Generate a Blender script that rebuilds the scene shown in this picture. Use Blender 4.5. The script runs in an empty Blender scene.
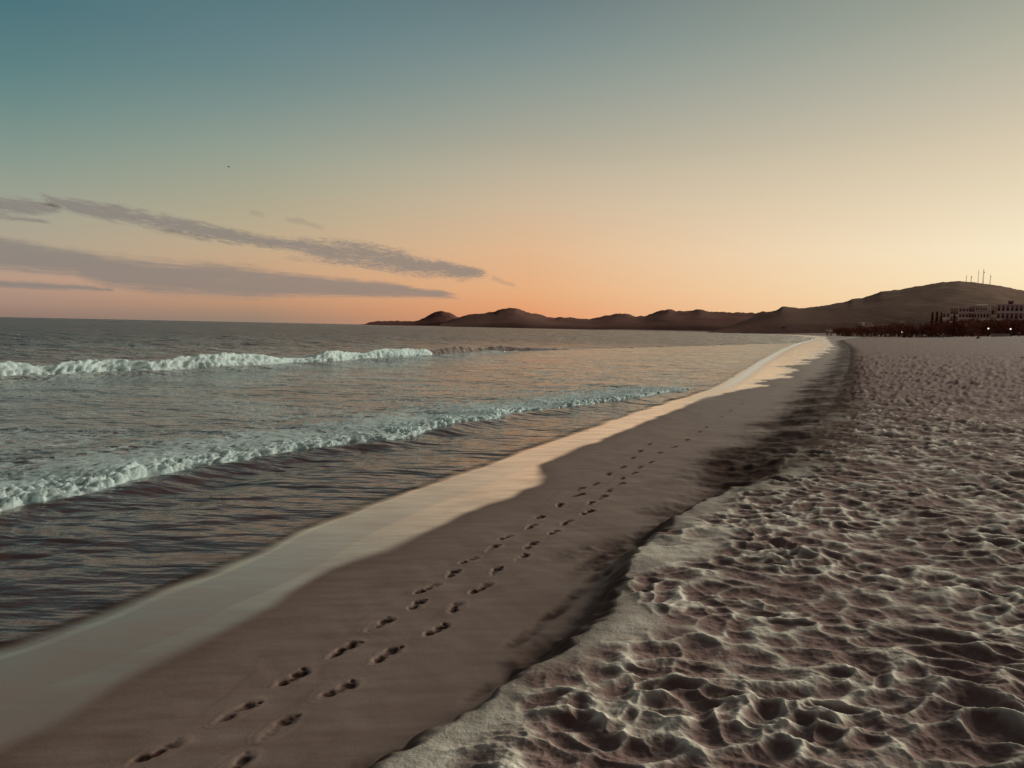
import bpy, bmesh, math, random
import numpy as np
from mathutils import Matrix, Vector

random.seed(7)
rng = np.random.default_rng(11)
sc = bpy.context.scene
COL = sc.collection
R = math.radians

# ------------------------------------------------------------------ camera
F_PX, CW, CH = 773.0, 1024, 768
CAM = np.array([0.0, 0.0, 1.75])
PITCH, ROLL = math.atan(56.5 / F_PX), R(1.18)
F0 = np.array([0, math.cos(PITCH), -math.sin(PITCH)])
R0 = np.array([1.0, 0, 0])
U0 = np.array([0, math.sin(PITCH), math.cos(PITCH)])
RR = R0 * math.cos(ROLL) + U0 * math.sin(ROLL)
UU = -R0 * math.sin(ROLL) + U0 * math.cos(ROLL)


def ray(px, py):
    return F0 + RR * ((px - 512) / F_PX) - UU * ((py - 384) / F_PX)


def on_plane(px, py, z=0.0):
    d = ray(px, py)
    t = (z - CAM[2]) / d[2]
    return CAM + d * t


def at_depth(px, py, depth):
    d = ray(px, py)
    return CAM + d * (depth / d[1])


cam_d = bpy.data.cameras.new('camera')
cam = bpy.data.objects.new('camera', cam_d)
COL.objects.link(cam)
cam.matrix_world = Matrix(((RR[0], UU[0], -F0[0], CAM[0]), (RR[1], UU[1], -F0[1], CAM[1]),
                           (RR[2], UU[2], -F0[2], CAM[2]), (0, 0, 0, 1)))
cam_d.sensor_width = 36.0
cam_d.lens = F_PX / CW * 36.0
cam_d.clip_start = 0.05
cam_d.clip_end = 400000.0
sc.camera = cam
sc.render.resolution_x, sc.render.resolution_y = CW, CH
sc.view_settings.view_transform = 'Standard'
sc.view_settings.look = 'None'
sc.view_settings.exposure = 0
sc.cycles.max_bounces = 6
sc.cycles.transparent_max_bounces = 12


# ------------------------------------------------------------------ numpy noise
def _hash(ix, iy, seed):
    h = (ix.astype(np.int64) * 374761393 + iy.astype(np.int64) * 668265263 + seed * 974634777) & 0xFFFFFFFF
    h = ((h ^ (h >> 13)) * 1274126177) & 0xFFFFFFFF
    h = (h ^ (h >> 16)) & 0xFFFFFFFF
    h = (h * 2246822519) & 0xFFFFFFFF
    return (h ^ (h >> 15)) & 0xFFFFFFFF


def rnd(ix, iy, seed):
    return _hash(ix, iy, seed) / 4294967296.0


def perlin(x, y, seed=0):
    x0, y0 = np.floor(x), np.floor(y)
    fx, fy = x - x0, y - y0
    u = fx * fx * fx * (fx * (fx * 6 - 15) + 10)
    v = fy * fy * fy * (fy * (fy * 6 - 15) + 10)

    def g(dx, dy):
        a = rnd(x0 + dx, y0 + dy, seed) * (2 * math.pi)
        return np.cos(a) * (fx - dx) + np.sin(a) * (fy - dy)
    a = g(0, 0) * (1 - u) + g(1, 0) * u
    b = g(0, 1) * (1 - u) + g(1, 1) * u
    return (a * (1 - v) + b * v) * 1.5


def fbm(x, y, seed=0, octs=3, gain=0.5):
    s, a = 0, 1.0
    for o in range(octs):
        s = s + a * perlin(x, y, seed + o * 17)
        x, y, a = x * 2.03 + 5.1, y * 2.03 - 3.7, a * gain
    return s


def pits(x, y, seed):
    """cells of a weighted Voronoi pattern: (0 in the bottom of a pit .. ~1 on the crest between pits)"""
    x0, y0 = np.floor(x), np.floor(y)
    best = np.full(x.shape, 1e9)
    sec = np.full(x.shape, 1e9)
    for dx in (-1, 0, 1):
        for dy in (-1, 0, 1):
            cx, cy = x0 + dx, y0 + dy
            px = cx + 0.5 + (rnd(cx, cy, seed) - 0.5) * 0.95
            py = cy + 0.5 + (rnd(cx, cy, seed + 1) - 0.5) * 0.95
            w = rnd(cx, cy, seed + 2)
            a = rnd(cx, cy, seed + 3) * math.pi
            ex = 1.0 + 0.45 * rnd(cx, cy, seed + 4)
            rx, ry = x - px, y - py
            q1 = (rx * np.cos(a) + ry * np.sin(a)) / ex
            q2 = (-rx * np.sin(a) + ry * np.cos(a)) * ex
            q = q1 * q1 + q2 * q2 + 0.22 * (w - 0.5)
            sec = np.minimum(sec, np.maximum(best, q))
            best = np.minimum(best, q)
    return best, sec - best


def sstep(a, b, x):
    t = np.clip((x - a) / (b - a), 0, 1)
    return t * t * (3 - 2 * t)


# ------------------------------------------------------------------ shore curves, in metres on the ground
def world_line(pix, z, back=60.0, tail=()):
    P = [on_plane(px, py, z)[:2] for px, py in pix]
    d = P[0] - P[2]
    d = d / np.linalg.norm(d)
    P = [P[0] + d * back] + P
    P += [np.array(t, float) for t in tail]
    P = np.array(P)
    # centripetal-ish resampling (Catmull-Rom, three pieces a span)
    out = []
    for i in range(len(P) - 1):
        p0, p1, p2, p3 = P[max(i - 1, 0)], P[i], P[i + 1], P[min(i + 2, len(P) - 1)]
        seg = np.linalg.norm(p2 - p1)
        m1 = (p2 - p0) / max(np.linalg.norm(p2 - p1) + np.linalg.norm(p1 - p0), 1e-6) * seg
        m2 = (p3 - p1) / max(np.linalg.norm(p3 - p2) + np.linalg.norm(p2 - p1), 1e-6) * seg
        for t in (0, 1 / 3, 2 / 3):
            h00, h10 = 2 * t**3 - 3 * t**2 + 1, t**3 - 2 * t**2 + t
            h01, h11 = -2 * t**3 + 3 * t**2, t**3 - t**2
            out.append(h00 * p1 + h10 * m1 + h01 * p2 + h11 * m2)
    out.append(P[-1])
    return np.array(out)


def sdist(line, X, Y):
    """distance to the line, positive on its landward (right-hand) side"""
    best = np.full(X.shape, 1e18)
    sgn = np.ones(X.shape)
    for (ax, ay), (bx, by) in zip(line[:-1], line[1:]):
        dx, dy = bx - ax, by - ay
        L = dx * dx + dy * dy
        if L < 1e-9:
            continue
        t = np.clip(((X - ax) * dx + (Y - ay) * dy) / L, 0, 1)
        qx, qy = X - ax - t * dx, Y - ay - t * dy
        d = qx * qx + qy * qy
        c = dx * (Y - ay) - dy * (X - ax)
        m = d < best
        best = np.where(m, d, best)
        sgn = np.where(m, np.where(c < 0, 1.0, -1.0), sgn)
    return np.sqrt(best) * sgn


BAY = [(300, 900), (372, 1350), (380, 1900), (250, 2700), (-60, 3400), (-560, 4000), (-900, 4600), (-400, 7000)]
W_PX = [(-150, 712), (0, 660), (38, 649), (74, 635), (128, 614), (166, 596), (220, 576), (267, 555), (310, 532), (352, 515),
        (400, 497), (466, 474), (533, 450), (568, 438), (600, 427), (634, 414), (680, 400), (715, 388), (738, 375), (760, 361),
        (784, 348.5), (800, 342.5), (815, 338)]
G_PX = [(-160, 838), (0, 754), (36, 731), (119, 683), (172, 656), (220, 629), (267, 605), (300, 586), (334, 566), (397, 546),
        (432, 526), (478, 509), (521, 493), (540, 482), (545, 472), (542, 464), (552, 458), (568, 451), (600, 438), (634, 425),
        (670, 410), (712, 396), (750, 386), (778, 377), (797, 366), (808, 359.5), (822, 354), (830, 349), (831, 344), (826, 339.5)]
S_PX = [(280, 840), (400, 745), (450, 712), (517, 673), (560, 645), (587, 622), (610, 603), (619, 583), (628, 563), (640, 548),
        (652, 535), (668, 522), (679, 512), (697, 503), (720, 492), (747, 482), (775, 468), (800, 444), (825, 414), (842, 382),
        (850, 360), (849, 347), (842, 340)]
WL = world_line(W_PX, 0.0, tail=[(205, 560)] + BAY)
GL = world_line(G_PX, 0.04, tail=[(222, 560)] + [(x + 14, y) for x, y in BAY])
SL = world_line(S_PX, 0.27, tail=[(250, 560)] + [(x + 45, y + 20) for x, y in BAY])


def ground_fields(X, Y):
    return sdist(WL, X, Y), sdist(GL, X, Y), sdist(SL, X, Y)


def ground_base(X, Y, f=None):
    """large shape of the beach, without dents"""
    sW, sG, sS = f if f is not None else ground_fields(X, Y)
    z = np.where(sW < 0, np.maximum(0.055 * sW, -4.0), 0.012 * np.minimum(sW, 0.5) + 0.048 * np.clip(sW - 0.5, 0, 2.0))
    e = sS + 0.05 * perlin(X / 0.35, Y / 0.35, 5) + 0.03 * perlin(X / 0.11, Y / 0.11, 6)
    fw = sstep(6.5, 12, np.hypot(X, Y))
    e = e + fw * 0.30 * fbm(X / 1.3, Y / 1.3, 7)
    z = z + 0.15 * sstep(0, 1, (e + 0.20 + 0.9 * fw) / (0.23 + 1.3 * fw))
    sp = np.maximum(sS, 0)
    z = z + 1.25 * (1 - np.exp(-sp / 30.0)) + 1.7 * sstep(12, 85, sp)
    return z


# ------------------------------------------------------------------ footprints (pixel positions turned into places on the sand)
NEAR_L = [(159, 751), (239, 711), (293, 677), (345, 649), (380, 624), (417, 604), (428, 588), (453, 573), (469, 560), (493, 548),
          (506, 537), (532, 526), (537, 518), (560, 505), (580, 495), (582, 489), (597, 484), (610, 474), (624, 467), (634, 458),
          (641, 451), (650, 444)]
NEAR_R = [(235, 766), (280, 726), (340, 689), (387, 654), (437, 629), (456, 607), (481, 588), (496, 571), (522, 557), (531, 545),
          (554, 532), (567, 522), (588, 512), (591, 503), (604, 497), (611, 490), (622, 484), (624, 478), (635, 473), (641, 467),
          (652, 462), (661, 453), (675, 447), (688, 440), (700, 432), (707, 427), (722, 417), (731, 411), (742, 404)]


def ground_point(px, py):
    z = 0.1
    for _ in range(6):
        p = on_plane(px, py, z)
        z = float(ground_base(np.array([p[0]]), np.array([p[1]]))[0])
    p = on_plane(px, py, z)
    return float(p[0]), float(p[1]), z


PRINTS = []
for side, lst in ((1, NEAR_L), (-1, NEAR_R)):
    G3 = [ground_point(*p) for p in lst]
    for i, g in enumerate(G3):
        a, b = G3[max(i - 2, 0)], G3[min(i + 2, len(G3) - 1)]
        ang = math.atan2(b[1] - a[1], b[0] - a[0]) + R(random.uniform(-9, 9)) + R(5) * (1 if i % 2 else -1)
        PRINTS.append(dict(x=g[0], y=g[1], z=g[2], ang=ang, side=side, i=i, n=len(lst),
                           foot=1 if i % 2 else -1, d=math.hypot(g[0], g[1])))


# ------------------------------------------------------------------ materials
def newmat(name):
    m = bpy.data.materials.new(name)
    m.use_nodes = True
    nt = m.node_tree
    for n in list(nt.nodes):
        nt.nodes.remove(n)
    out = nt.nodes.new('ShaderNodeOutputMaterial')
    return m, nt, out


class NB:
    def __init__(self, nt):
        self.nt = nt

    def n(self, t, **kw):
        nd = self.nt.nodes.new(t)
        for k, v in kw.items():
            if k.startswith('i_'):
                nd.inputs[k[2:].replace('_', ' ')].default_value = v
            else:
                setattr(nd, k, v)
        return nd

    def l(self, a, b):
        self.nt.links.new(a, b)

    def _in(self, sock, v):
        if isinstance(v, bpy.types.NodeSocket):
            self.l(v, sock)
        else:
            sock.default_value = v

    def math(self, op, a, b=0.0, c=None, clamp=False):
        nd = self.n('ShaderNodeMath', operation=op, use_clamp=clamp)
        self._in(nd.inputs[0], a)
        self._in(nd.inputs[1], b)
        if c is not None:
            self._in(nd.inputs[2], c)
        return nd.outputs[0]

    def mixc(self, f, a, b, blend='MIX'):
        nd = self.n('ShaderNodeMix', data_type='RGBA', blend_type=blend)
        self._in(nd.inputs[0], f)
        for s, v in ((nd.inputs[6], a), (nd.inputs[7], b)):
            if isinstance(v, tuple) and len(v) == 3:
                v = v + (1.0,)
            self._in(s, v)
        return nd.outputs[2]

    def mixf(self, f, a, b):
        nd = self.n('ShaderNodeMix', data_type='FLOAT')
        self._in(nd.inputs[0], f)
        self._in(nd.inputs[2], a)
        self._in(nd.inputs[3], b)
        return nd.outputs[0]

    def rng(self, v, a, b, c=0.0, d=1.0, smooth=False):
        nd = self.n('ShaderNodeMapRange')
        if smooth:
            nd.interpolation_type = 'SMOOTHSTEP'
        self._in(nd.inputs[0], v)
        for i, x in enumerate((a, b, c, d)):
            nd.inputs[i + 1].default_value = x
        return nd.outputs[0]

    def noise(self, vec, scale, detail=3, rough=0.5):
        nd = self.n('ShaderNodeTexNoise')
        if vec is not None:
            self.l(vec, nd.inputs['Vector'])
        nd.inputs['Scale'].default_value = scale
        nd.inputs['Detail'].default_value = detail
        nd.inputs['Roughness'].default_value = rough
        return nd.outputs[0]

    def scaled(self, vec, s, rot=0.0):
        nd = self.n('ShaderNodeMapping')
        self.l(vec, nd.inputs['Vector'])
        nd.inputs['Scale'].default_value = s
        nd.inputs['Rotation'].default_value = (0, 0, rot)
        return nd.outputs[0]


def sand_material():
    m, nt, out = newmat('beach_sand')
    b = NB(nt)
    pos = b.n('ShaderNodeNewGeometry').outputs['Position']
    at = b.n('ShaderNodeAttribute', attribute_name='zones')
    sep = b.n('ShaderNodeSeparateColor')
    b.l(at.outputs['Color'], sep.inputs[0])
    dry, gloss, dark, crest = sep.outputs[0], sep.outputs[1], sep.outputs[2], at.outputs['Alpha']
    n1 = b.noise(pos, 3.0, 4)
    n2 = b.noise(pos, 28.0, 3)
    grain = b.noise(pos, 420.0, 2, 0.7)
    streak = b.noise(b.scaled(pos, (0.9, 5.0, 1.0), R(-58)), 2.2, 4, 0.6)
    wet = b.mixc(b.rng(streak, 0.3, 0.7), WET_A, WET_B)
    wet = b.mixc(b.math('MULTIPLY', b.rng(n1, 0.35, 0.7), 0.5), wet, WET_C)
    # relief's light and shade put into the colour: pale crests, dark reddish dent bottoms
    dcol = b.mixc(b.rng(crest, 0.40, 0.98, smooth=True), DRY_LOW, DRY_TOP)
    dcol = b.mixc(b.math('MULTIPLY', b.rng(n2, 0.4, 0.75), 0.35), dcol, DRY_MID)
    col = b.mixc(dry, wet, dcol)
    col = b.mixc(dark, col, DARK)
    col = b.mixc(b.math('MULTIPLY', gloss, 0.8), col, GLOSS_BASE)
    col = b.mixc(b.rng(grain, 0.25, 0.75, 0.0, 0.22), col, (0.02, 0.013, 0.011))
    rough = b.mixf(dark, b.mixf(dry, 0.62, 0.97), 1.0)
    p = b.n('ShaderNodeBsdfPrincipled')
    b.l(col, p.inputs['Base Color'])
    b.l(rough, p.inputs['Roughness'])
    b.l(b.mixf(dark, b.mixf(dry, 0.14, 0.02), 0.0), p.inputs['Specular IOR Level'])
    bump = b.n('ShaderNodeBump')
    bump.inputs['Distance'].default_value = 0.02
    h = b.math('ADD', b.math('MULTIPLY', n2, 0.55), b.math('MULTIPLY', grain, 0.06))
    h = b.math('ADD', h, b.math('MULTIPLY', b.noise(pos, 85.0, 3, 0.6), 0.3))
    b.l(b.math('MULTIPLY', h, b.mixf(dry, 0.12, 0.55)), bump.inputs['Height'])
    b.l(b.mixf(gloss, 0.8, 0.02), bump.inputs['Strength'])
    b.l(bump.outputs[0], p.inputs['Normal'])
    lace = b.n('ShaderNodeAttribute', attribute_name='lace').outputs['Fac']
    b.l(b.mixc(lace, col, (0.8, 0.76, 0.7)), p.inputs['Base Color'])
    # a film of water left by the last wave
    gl = b.n('ShaderNodeBsdfGlossy')
    gl.inputs['Color'].default_value = GLOSS_TINT + (1,)
    b.l(b.rng(n1, 0.3, 0.7, 0.10, 0.2), gl.inputs['Roughness'])
    gb = b.n('ShaderNodeBump')
    gb.inputs['Distance'].default_value = 0.004
    gb.inputs['Strength'].default_value = 0.25
    b.l(streak, gb.inputs['Height'])
    b.l(gb.outputs[0], gl.inputs['Normal'])
    lw = b.n('ShaderNodeLayerWeight')
    lw.inputs['Blend'].default_value = 0.5
    b.l(b.mixc(b.rng(lw.outputs['Facing'], 0.62, 0.93), GLOSS_TINT, (1.0, 0.97, 0.93)), gl.inputs['Color'])
    fac = b.math('MULTIPLY', gloss, b.rng(lw.outputs['Facing'], 0.48, 0.82, GLOSS_MIN, GLOSS_MAX))
    fac = b.math('MULTIPLY', fac, b.math('SUBTRACT', 1.0, lace))
    fac = b.math('MULTIPLY', fac, b.math('MULTIPLY', b.rng(streak, 0.25, 0.6, 0.78, 1.0), b.rng(b.noise(b.scaled(pos, (1.0, 3.0, 1.0), R(-52)), 1.3, 3, 0.55), 0.3, 0.62, 0.72, 1.0)))
    mx = b.n('ShaderNodeMixShader')
    b.l(fac, mx.inputs[0])
    b.l(p.outputs[0], mx.inputs[1])
    b.l(gl.outputs[0], mx.inputs[2])
    b.l(mx.outputs[0], out.inputs['Surface'])
    return m


def water_material():
    m, nt, out = newmat('sea_water')
    b = NB(nt)
    pos = b.n('ShaderNodeNewGeometry').outputs['Position']
    milk = b.n('ShaderNodeAttribute', attribute_name='milk').outputs['Fac']
    at = b.n('ShaderNodeAttribute', attribute_name='foam')
    foam_a = at.outputs['Fac']
    cd = b.n('ShaderNodeCameraData')  # distance from wherever one looks: finer ripples blur into roughness far off
    p = b.n('ShaderNodeBsdfPrincipled')
    p.inputs['IOR'].default_value = 1.34
    chop = b.n('ShaderNodeAttribute', attribute_name='chop').outputs['Fac']
    wc = b.mixc(milk, WATER, (0.165, 0.155, 0.142))
    b.l(b.mixf(chop, b.mixf(milk, 0.50, 0.85), 0.7), p.inputs['Specular IOR Level'])
    b.l(b.mixc(chop, wc, (0.036, 0.023, 0.031)), p.inputs['Base Color'])
    b.l(b.mixf(chop, 0.13, 0.25), p.inputs['Roughness'])
    r1 = b.noise(b.scaled(pos, (0.6, 2.0, 1.0), R(8)), 3.0, 2, 0.5)
    r2 = b.noise(b.scaled(pos, (1.3, 1.0, 1.0), R(20)), 11.0, 3, 0.6)
    r3 = b.noise(b.scaled(pos, (0.9, 1.6, 1.0), R(12)), 0.45, 3, 0.6)
    h = b.math('ADD', b.math('MULTIPLY', r1, b.mixf(chop, b.mixf(milk, 0.030, 0.075), 0.36)), b.math('MULTIPLY', r2, 0.006))
    h = b.math('ADD', h, b.math('MULTIPLY', r3, b.mixf(chop, b.mixf(milk, 0.22, 0.42), 2.6)))
    h = b.math('ADD', h, b.math('MULTIPLY', b.noise(b.scaled(pos, (0.30, 0.11, 1.0), R(6)), 1.0, 3, 0.6), b.math('MULTIPLY', chop, 3.2)))
    bump = b.n('ShaderNodeBump')
    bump.inputs['Distance'].default_value = 1.0
    bump.inputs['Strength'].default_value = 0.85
    b.l(h, bump.inputs['Height'])
    b.l(bump.outputs[0], p.inputs['Normal'])
    # foam: lacy where the attribute is low, closed where it is high
    wr = b.n('ShaderNodeMixRGB')
    lace_n = b.noise(pos, 5.0, 5, 0.65)
    vor = b.n('ShaderNodeTexVoronoi', feature='DISTANCE_TO_EDGE')
    wv = b.n('ShaderNodeVectorMath', operation='ADD')
    b.l(b.scaled(pos, (1.0, 0.75, 1.0), R(30)), wv.inputs[0])
    nz = b.n('ShaderNodeTexNoise')
    b.l(pos, nz.inputs['Vector'])
    nz.inputs['Scale'].default_value = 4.0
    sc_ = b.n('ShaderNodeVectorMath', operation='SCALE')
    b.l(nz.outputs['Color'], sc_.inputs[0])
    sc_.inputs['Scale'].default_value = 0.35
    b.l(sc_.outputs[0], wv.inputs[1])
    b.l(wv.outputs[0], vor.inputs['Vector'])
    vor.inputs['Scale'].default_value = 5.5
    lace = b.math('SUBTRACT', 0.9, b.math('MULTIPLY', vor.outputs['Distance'], 2.4))
    pat = b.math('ADD', b.math('MULTIPLY', lace, 0.45), b.math('SUBTRACT', b.math('ADD', b.math('MULTIPLY', lace_n, 0.95), b.math('MULTIPLY', b.noise(b.scaled(pos, (1.0, 1.6, 1.0)), 17.0, 4, 0.65), 0.5)), 0.34))
    mask = b.rng(b.math('ADD', foam_a, b.math('SUBTRACT', pat, 0.95)), -0.03, 0.22, smooth=True)
    fd = b.n('ShaderNodeBsdfPrincipled')
    fd.inputs['Base Color'].default_value = FOAM + (1,)
    fd.inputs['Roughness'].default_value = 0.7
    fd.inputs['Specular IOR Level'].default_value = 0.3
    fb = b.n('ShaderNodeBump')
    fb.inputs['Distance'].default_value = 0.05
    fb.inputs['Strength'].default_value = 0.9
    b.l(b.math('ADD', b.noise(pos, 22.0, 6, 0.72), b.math('MULTIPLY', b.noise(pos, 90.0, 3, 0.6), 0.3)), fb.inputs['Height'])
    b.l(fb.outputs[0], fd.inputs['Normal'])
    mx = b.n('ShaderNodeMixShader')
    ft = b.n('ShaderNodeBsdfTranslucent')
    ft.inputs[0].default_value = FOAM + (1,)
    fm = b.n('ShaderNodeMixShader')
    fm.inputs[0].default_value = 0.55
    b.l(fd.outputs[0], fm.inputs[1])
    b.l(ft.outputs[0], fm.inputs[2])
    b.l(mask, mx.inputs[0])
    b.l(p.outputs[0], mx.inputs[1])
    b.l(fm.outputs[0], mx.inputs[2])
    thin = b.n('ShaderNodeAttribute', attribute_name='thin').outputs['Fac']
    tp = b.n('ShaderNodeBsdfTransparent')
    mt = b.n('ShaderNodeMixShader')
    b.l(b.math('MULTIPLY', thin, b.math('SUBTRACT', 1.0, mask)), mt.inputs[0])
    b.l(mx.outputs[0], mt.inputs[1])
    b.l(tp.outputs[0], mt.inputs[2])
    b.l(mt.outputs[0], out.inputs['Surface'])
    for dead in (wr, cd):
        nt.nodes.remove(dead)
    return m


def plain(name, c1, c2, scale, rough=0.85, spec=0.2, aniso=(1, 1, 1), bump=0.0):
    m, nt, out = newmat(name)
    b = NB(nt)
    pos = b.n('ShaderNodeNewGeometry').outputs['Position']
    nz = b.noise(b.scaled(pos, aniso), scale, 4, 0.6)
    p = b.n('ShaderNodeBsdfPrincipled')
    b.l(b.mixc(b.rng(nz, 0.35, 0.65), c1, c2), p.inputs['Base Color'])
    p.inputs['Roughness'].default_value = rough
    p.inputs['Specular IOR Level'].default_value = spec
    if bump:
        bn = b.n('ShaderNodeBump')
        bn.inputs['Distance'].default_value = bump
        b.l(nz, bn.inputs['Height'])
        b.l(bn.outputs[0], p.inputs['Normal'])
    b.l(p.outputs[0], out.inputs['Surface'])
    return m


def glow(name, col, strength):
    m, nt, out = newmat(name)
    e = nt.nodes.new('ShaderNodeEmission')
    e.inputs[0].default_value = col + (1,)
    e.inputs[1].default_value = strength
    nt.links.new(e.outputs[0], out.inputs['Surface'])
    return m


def cloud_material(name, dens, cell, streaky, contrast):
    m, nt, out = newmat(name)
    b = NB(nt)
    at = b.n('ShaderNodeAttribute', attribute_name='cover')
    pos = b.n('ShaderNodeNewGeometry').outputs['Position']
    v = b.scaled(pos, streaky, R(0))
    n1 = b.noise(v, 1.0 / cell, 5, 0.6)
    n2 = b.noise(v, 1.0 / (cell * 6), 4, 0.55)
    a = b.math('ADD', at.outputs['Fac'], b.math('MULTIPLY', b.math('SUBTRACT', n1, 0.5), contrast))
    a = b.math('ADD', a, b.math('MULTIPLY', b.math('SUBTRACT', n2, 0.5), contrast * 0.9))
    a = b.math('MULTIPLY', b.rng(a, 0.10, 0.95, smooth=True), dens)
    a = b.math('MULTIPLY', a, b.rng(at.outputs['Fac'], 0.0, 0.45, smooth=True))
    tr = b.n('ShaderNodeBsdfTransparent')
    tl = b.n('ShaderNodeBsdfTranslucent')
    tl.inputs[0].default_value = CLOUD + (1,)
    df = b.n('ShaderNodeBsdfDiffuse')
    df.inputs[0].default_value = CLOUD + (1,)
    m1 = b.n('ShaderNodeMixShader')
    m1.inputs[0].default_value = 0.35
    b.l(tl.outputs[0], m1.inputs[1])
    b.l(df.outputs[0], m1.inputs[2])
    m2 = b.n('ShaderNodeMixShader')
    b.l(a, m2.inputs[0])
    b.l(tr.outputs[0], m2.inputs[1])
    b.l(m1.outputs[0], m2.inputs[2])
    b.l(m2.outputs[0], out.inputs['Surface'])
    return m


# base colours (linear); dry dents and dark spots include painted shade
WET_A, WET_B, WET_C = (0.148, 0.092, 0.077), (0.215, 0.153, 0.132), (0.172, 0.112, 0.096)
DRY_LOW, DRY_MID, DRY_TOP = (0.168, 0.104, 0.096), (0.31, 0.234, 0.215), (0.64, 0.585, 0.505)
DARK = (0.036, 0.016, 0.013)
GLOSS_BASE, GLOSS_TINT = (0.29, 0.185, 0.155), (1.0, 0.70, 0.54)
GLOSS_MIN, GLOSS_MAX = 0.06, 0.97
WATER, FOAM = (0.050, 0.017, 0.013), (0.78, 0.885, 0.885)
CLOUD = (0.60, 0.54, 0.575)

M = dict(
    sand=sand_material(), water=water_material(),
    headland=plain('headland_rock', (0.125, 0.058, 0.05), (0.155, 0.074, 0.062), 0.02, spec=0.0, rough=1.0),
    far=plain('far_hills_scrub', (0.128, 0.068, 0.058), (0.165, 0.088, 0.074), 0.012, spec=0.0, rough=1.0),
    hill=plain('hill_scrub', (0.165, 0.108, 0.087), (0.225, 0.152, 0.122), 0.03, spec=0.0, rough=1.0, bump=1.5),
    foliage=plain('dark_foliage', (0.16, 0.062, 0.045), (0.24, 0.105, 0.072), 0.8, spec=0.0, rough=1.0),
    bark=plain('bark', (0.05, 0.03, 0.02), (0.08, 0.05, 0.035), 3.0),
    render_pale=plain('pale_render', (0.68, 0.56, 0.52), (0.78, 0.66, 0.61), 0.3),
    render_grey=plain('grey_render', (0.46, 0.42, 0.36), (0.55, 0.51, 0.44), 0.3),
    render_ochre=plain('ochre_render', (0.58, 0.46, 0.34), (0.68, 0.56, 0.42), 0.3),
    render_white=plain('white_render', (0.86, 0.80, 0.76), (0.90, 0.85, 0.80), 0.3),
    render_brown=plain('brown_render', (0.32, 0.20, 0.17), (0.40, 0.26, 0.22), 0.3),
    roof=plain('roof_tiles', (0.13, 0.06, 0.045), (0.18, 0.085, 0.06), 0.8),
    glass=plain('dark_window', (0.05, 0.03, 0.03), (0.10, 0.07, 0.065), 2.0, rough=0.2, spec=0.5),
    metal=plain('mast_steel', (0.32, 0.22, 0.14), (0.40, 0.28, 0.18), 0.5, rough=0.6),
    pole=plain('pole_paint', (0.06, 0.05, 0.05), (0.09, 0.08, 0.08), 2.0),
    lamp=glow('lamp_glow', (1.0, 0.90, 0.82), 1.25),
    lamp_dim=glow('lamp_glow_dim', (1.0, 0.82, 0.70), 0.55),
    cloth_dark=plain('dark_cloth', (0.025, 0.02, 0.025), (0.04, 0.03, 0.035), 5.0),
    cloth_mid=plain('faded_cloth', (0.10, 0.06, 0.06), (0.14, 0.09, 0.09), 5.0),
    skin=plain('tanned_skin', (0.22, 0.12, 0.085), (0.26, 0.15, 0.11), 6.0, rough=0.6),
    hair=plain('dark_hair', (0.012, 0.009, 0.008), (0.02, 0.015, 0.012), 20.0),
    weed=plain('seaweed', (0.03, 0.018, 0.012), (0.05, 0.03, 0.02), 8.0),
    feather=plain('grey_feathers', (0.10, 0.10, 0.10), (0.16, 0.16, 0.15), 6.0),
)


_nt = M['hill'].node_tree
_b = NB(_nt)
_p = next(n for n in _nt.nodes if n.type == 'BSDF_PRINCIPLED')
_src = _p.inputs['Base Color'].links[0].from_socket
_sx = _b.n('ShaderNodeSeparateXYZ')
_b.l(_b.n('ShaderNodeNewGeometry').outputs['Position'], _sx.inputs[0])
_b.l(_b.mixc(_b.rng(_sx.outputs[0], 380, 820), (0.125, 0.070, 0.060), _src), _p.inputs['Base Color'])


# ------------------------------------------------------------------ object helpers
def tag(o, label=None, cat=None, group=None, kind=None):
    if label:
        o['label'] = label
    if cat:
        o['category'] = cat
    if group:
        o['group'] = group
    if kind:
        o['kind'] = kind
    return o


def link(name, mesh, mats=None, parent=None, smooth=False):
    o = bpy.data.objects.new(name, mesh)
    COL.objects.link(o)
    if mats is not None and not mesh.materials:
        for mm in (mats if isinstance(mats, (list, tuple)) else [mats]):
            mesh.materials.append(mm)
    if parent is not None:
        o.parent = parent
    if smooth:
        mesh.polygons.foreach_set('use_smooth', np.ones(len(mesh.polygons), dtype=bool))
    return o


def empty(name, loc, rz=0.0):
    o = bpy.data.objects.new(name, None)
    COL.objects.link(o)
    o.location = loc
    o.rotation_euler = (0, 0, rz)
    o.empty_display_size = 0.3
    return o


def grid_mesh(name, V, nr, nc, keep=None, wrap=False):
    """V: (nr*nc,3). keep: boolean over quads (nr-1, nc-1)"""
    i = np.arange(nr - 1)[:, None]
    j = np.arange(nc - (0 if wrap else 1))[None, :]
    j2 = (j + 1) % nc
    a, b_, c, d = i * nc + j, i * nc + j2, (i + 1) * nc + j2, (i + 1) * nc + j
    Q = np.stack([a, b_, c, d], -1).reshape(-1, 4)
    if keep is not None:
        Q = Q[keep.reshape(-1)]
        used = np.zeros(len(V), bool)
        used[Q.reshape(-1)] = True
        remap = np.cumsum(used) - 1
        Q = remap[Q]
        V = V[used]
    else:
        used = np.ones(len(V), bool)
    me = bpy.data.meshes.new(name)
    me.vertices.add(len(V))
    me.vertices.foreach_set('co', V.astype(np.float32).reshape(-1))
    me.loops.add(Q.size)
    me.loops.foreach_set('vertex_index', Q.astype(np.int32).reshape(-1))
    me.polygons.add(len(Q))
    me.polygons.foreach_set('loop_start', np.arange(0, Q.size, 4, dtype=np.int32))
    me.polygons.foreach_set('loop_total', np.full(len(Q), 4, dtype=np.int32))
    me.update(calc_edges=True)
    me.validate()
    return me, used


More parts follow.
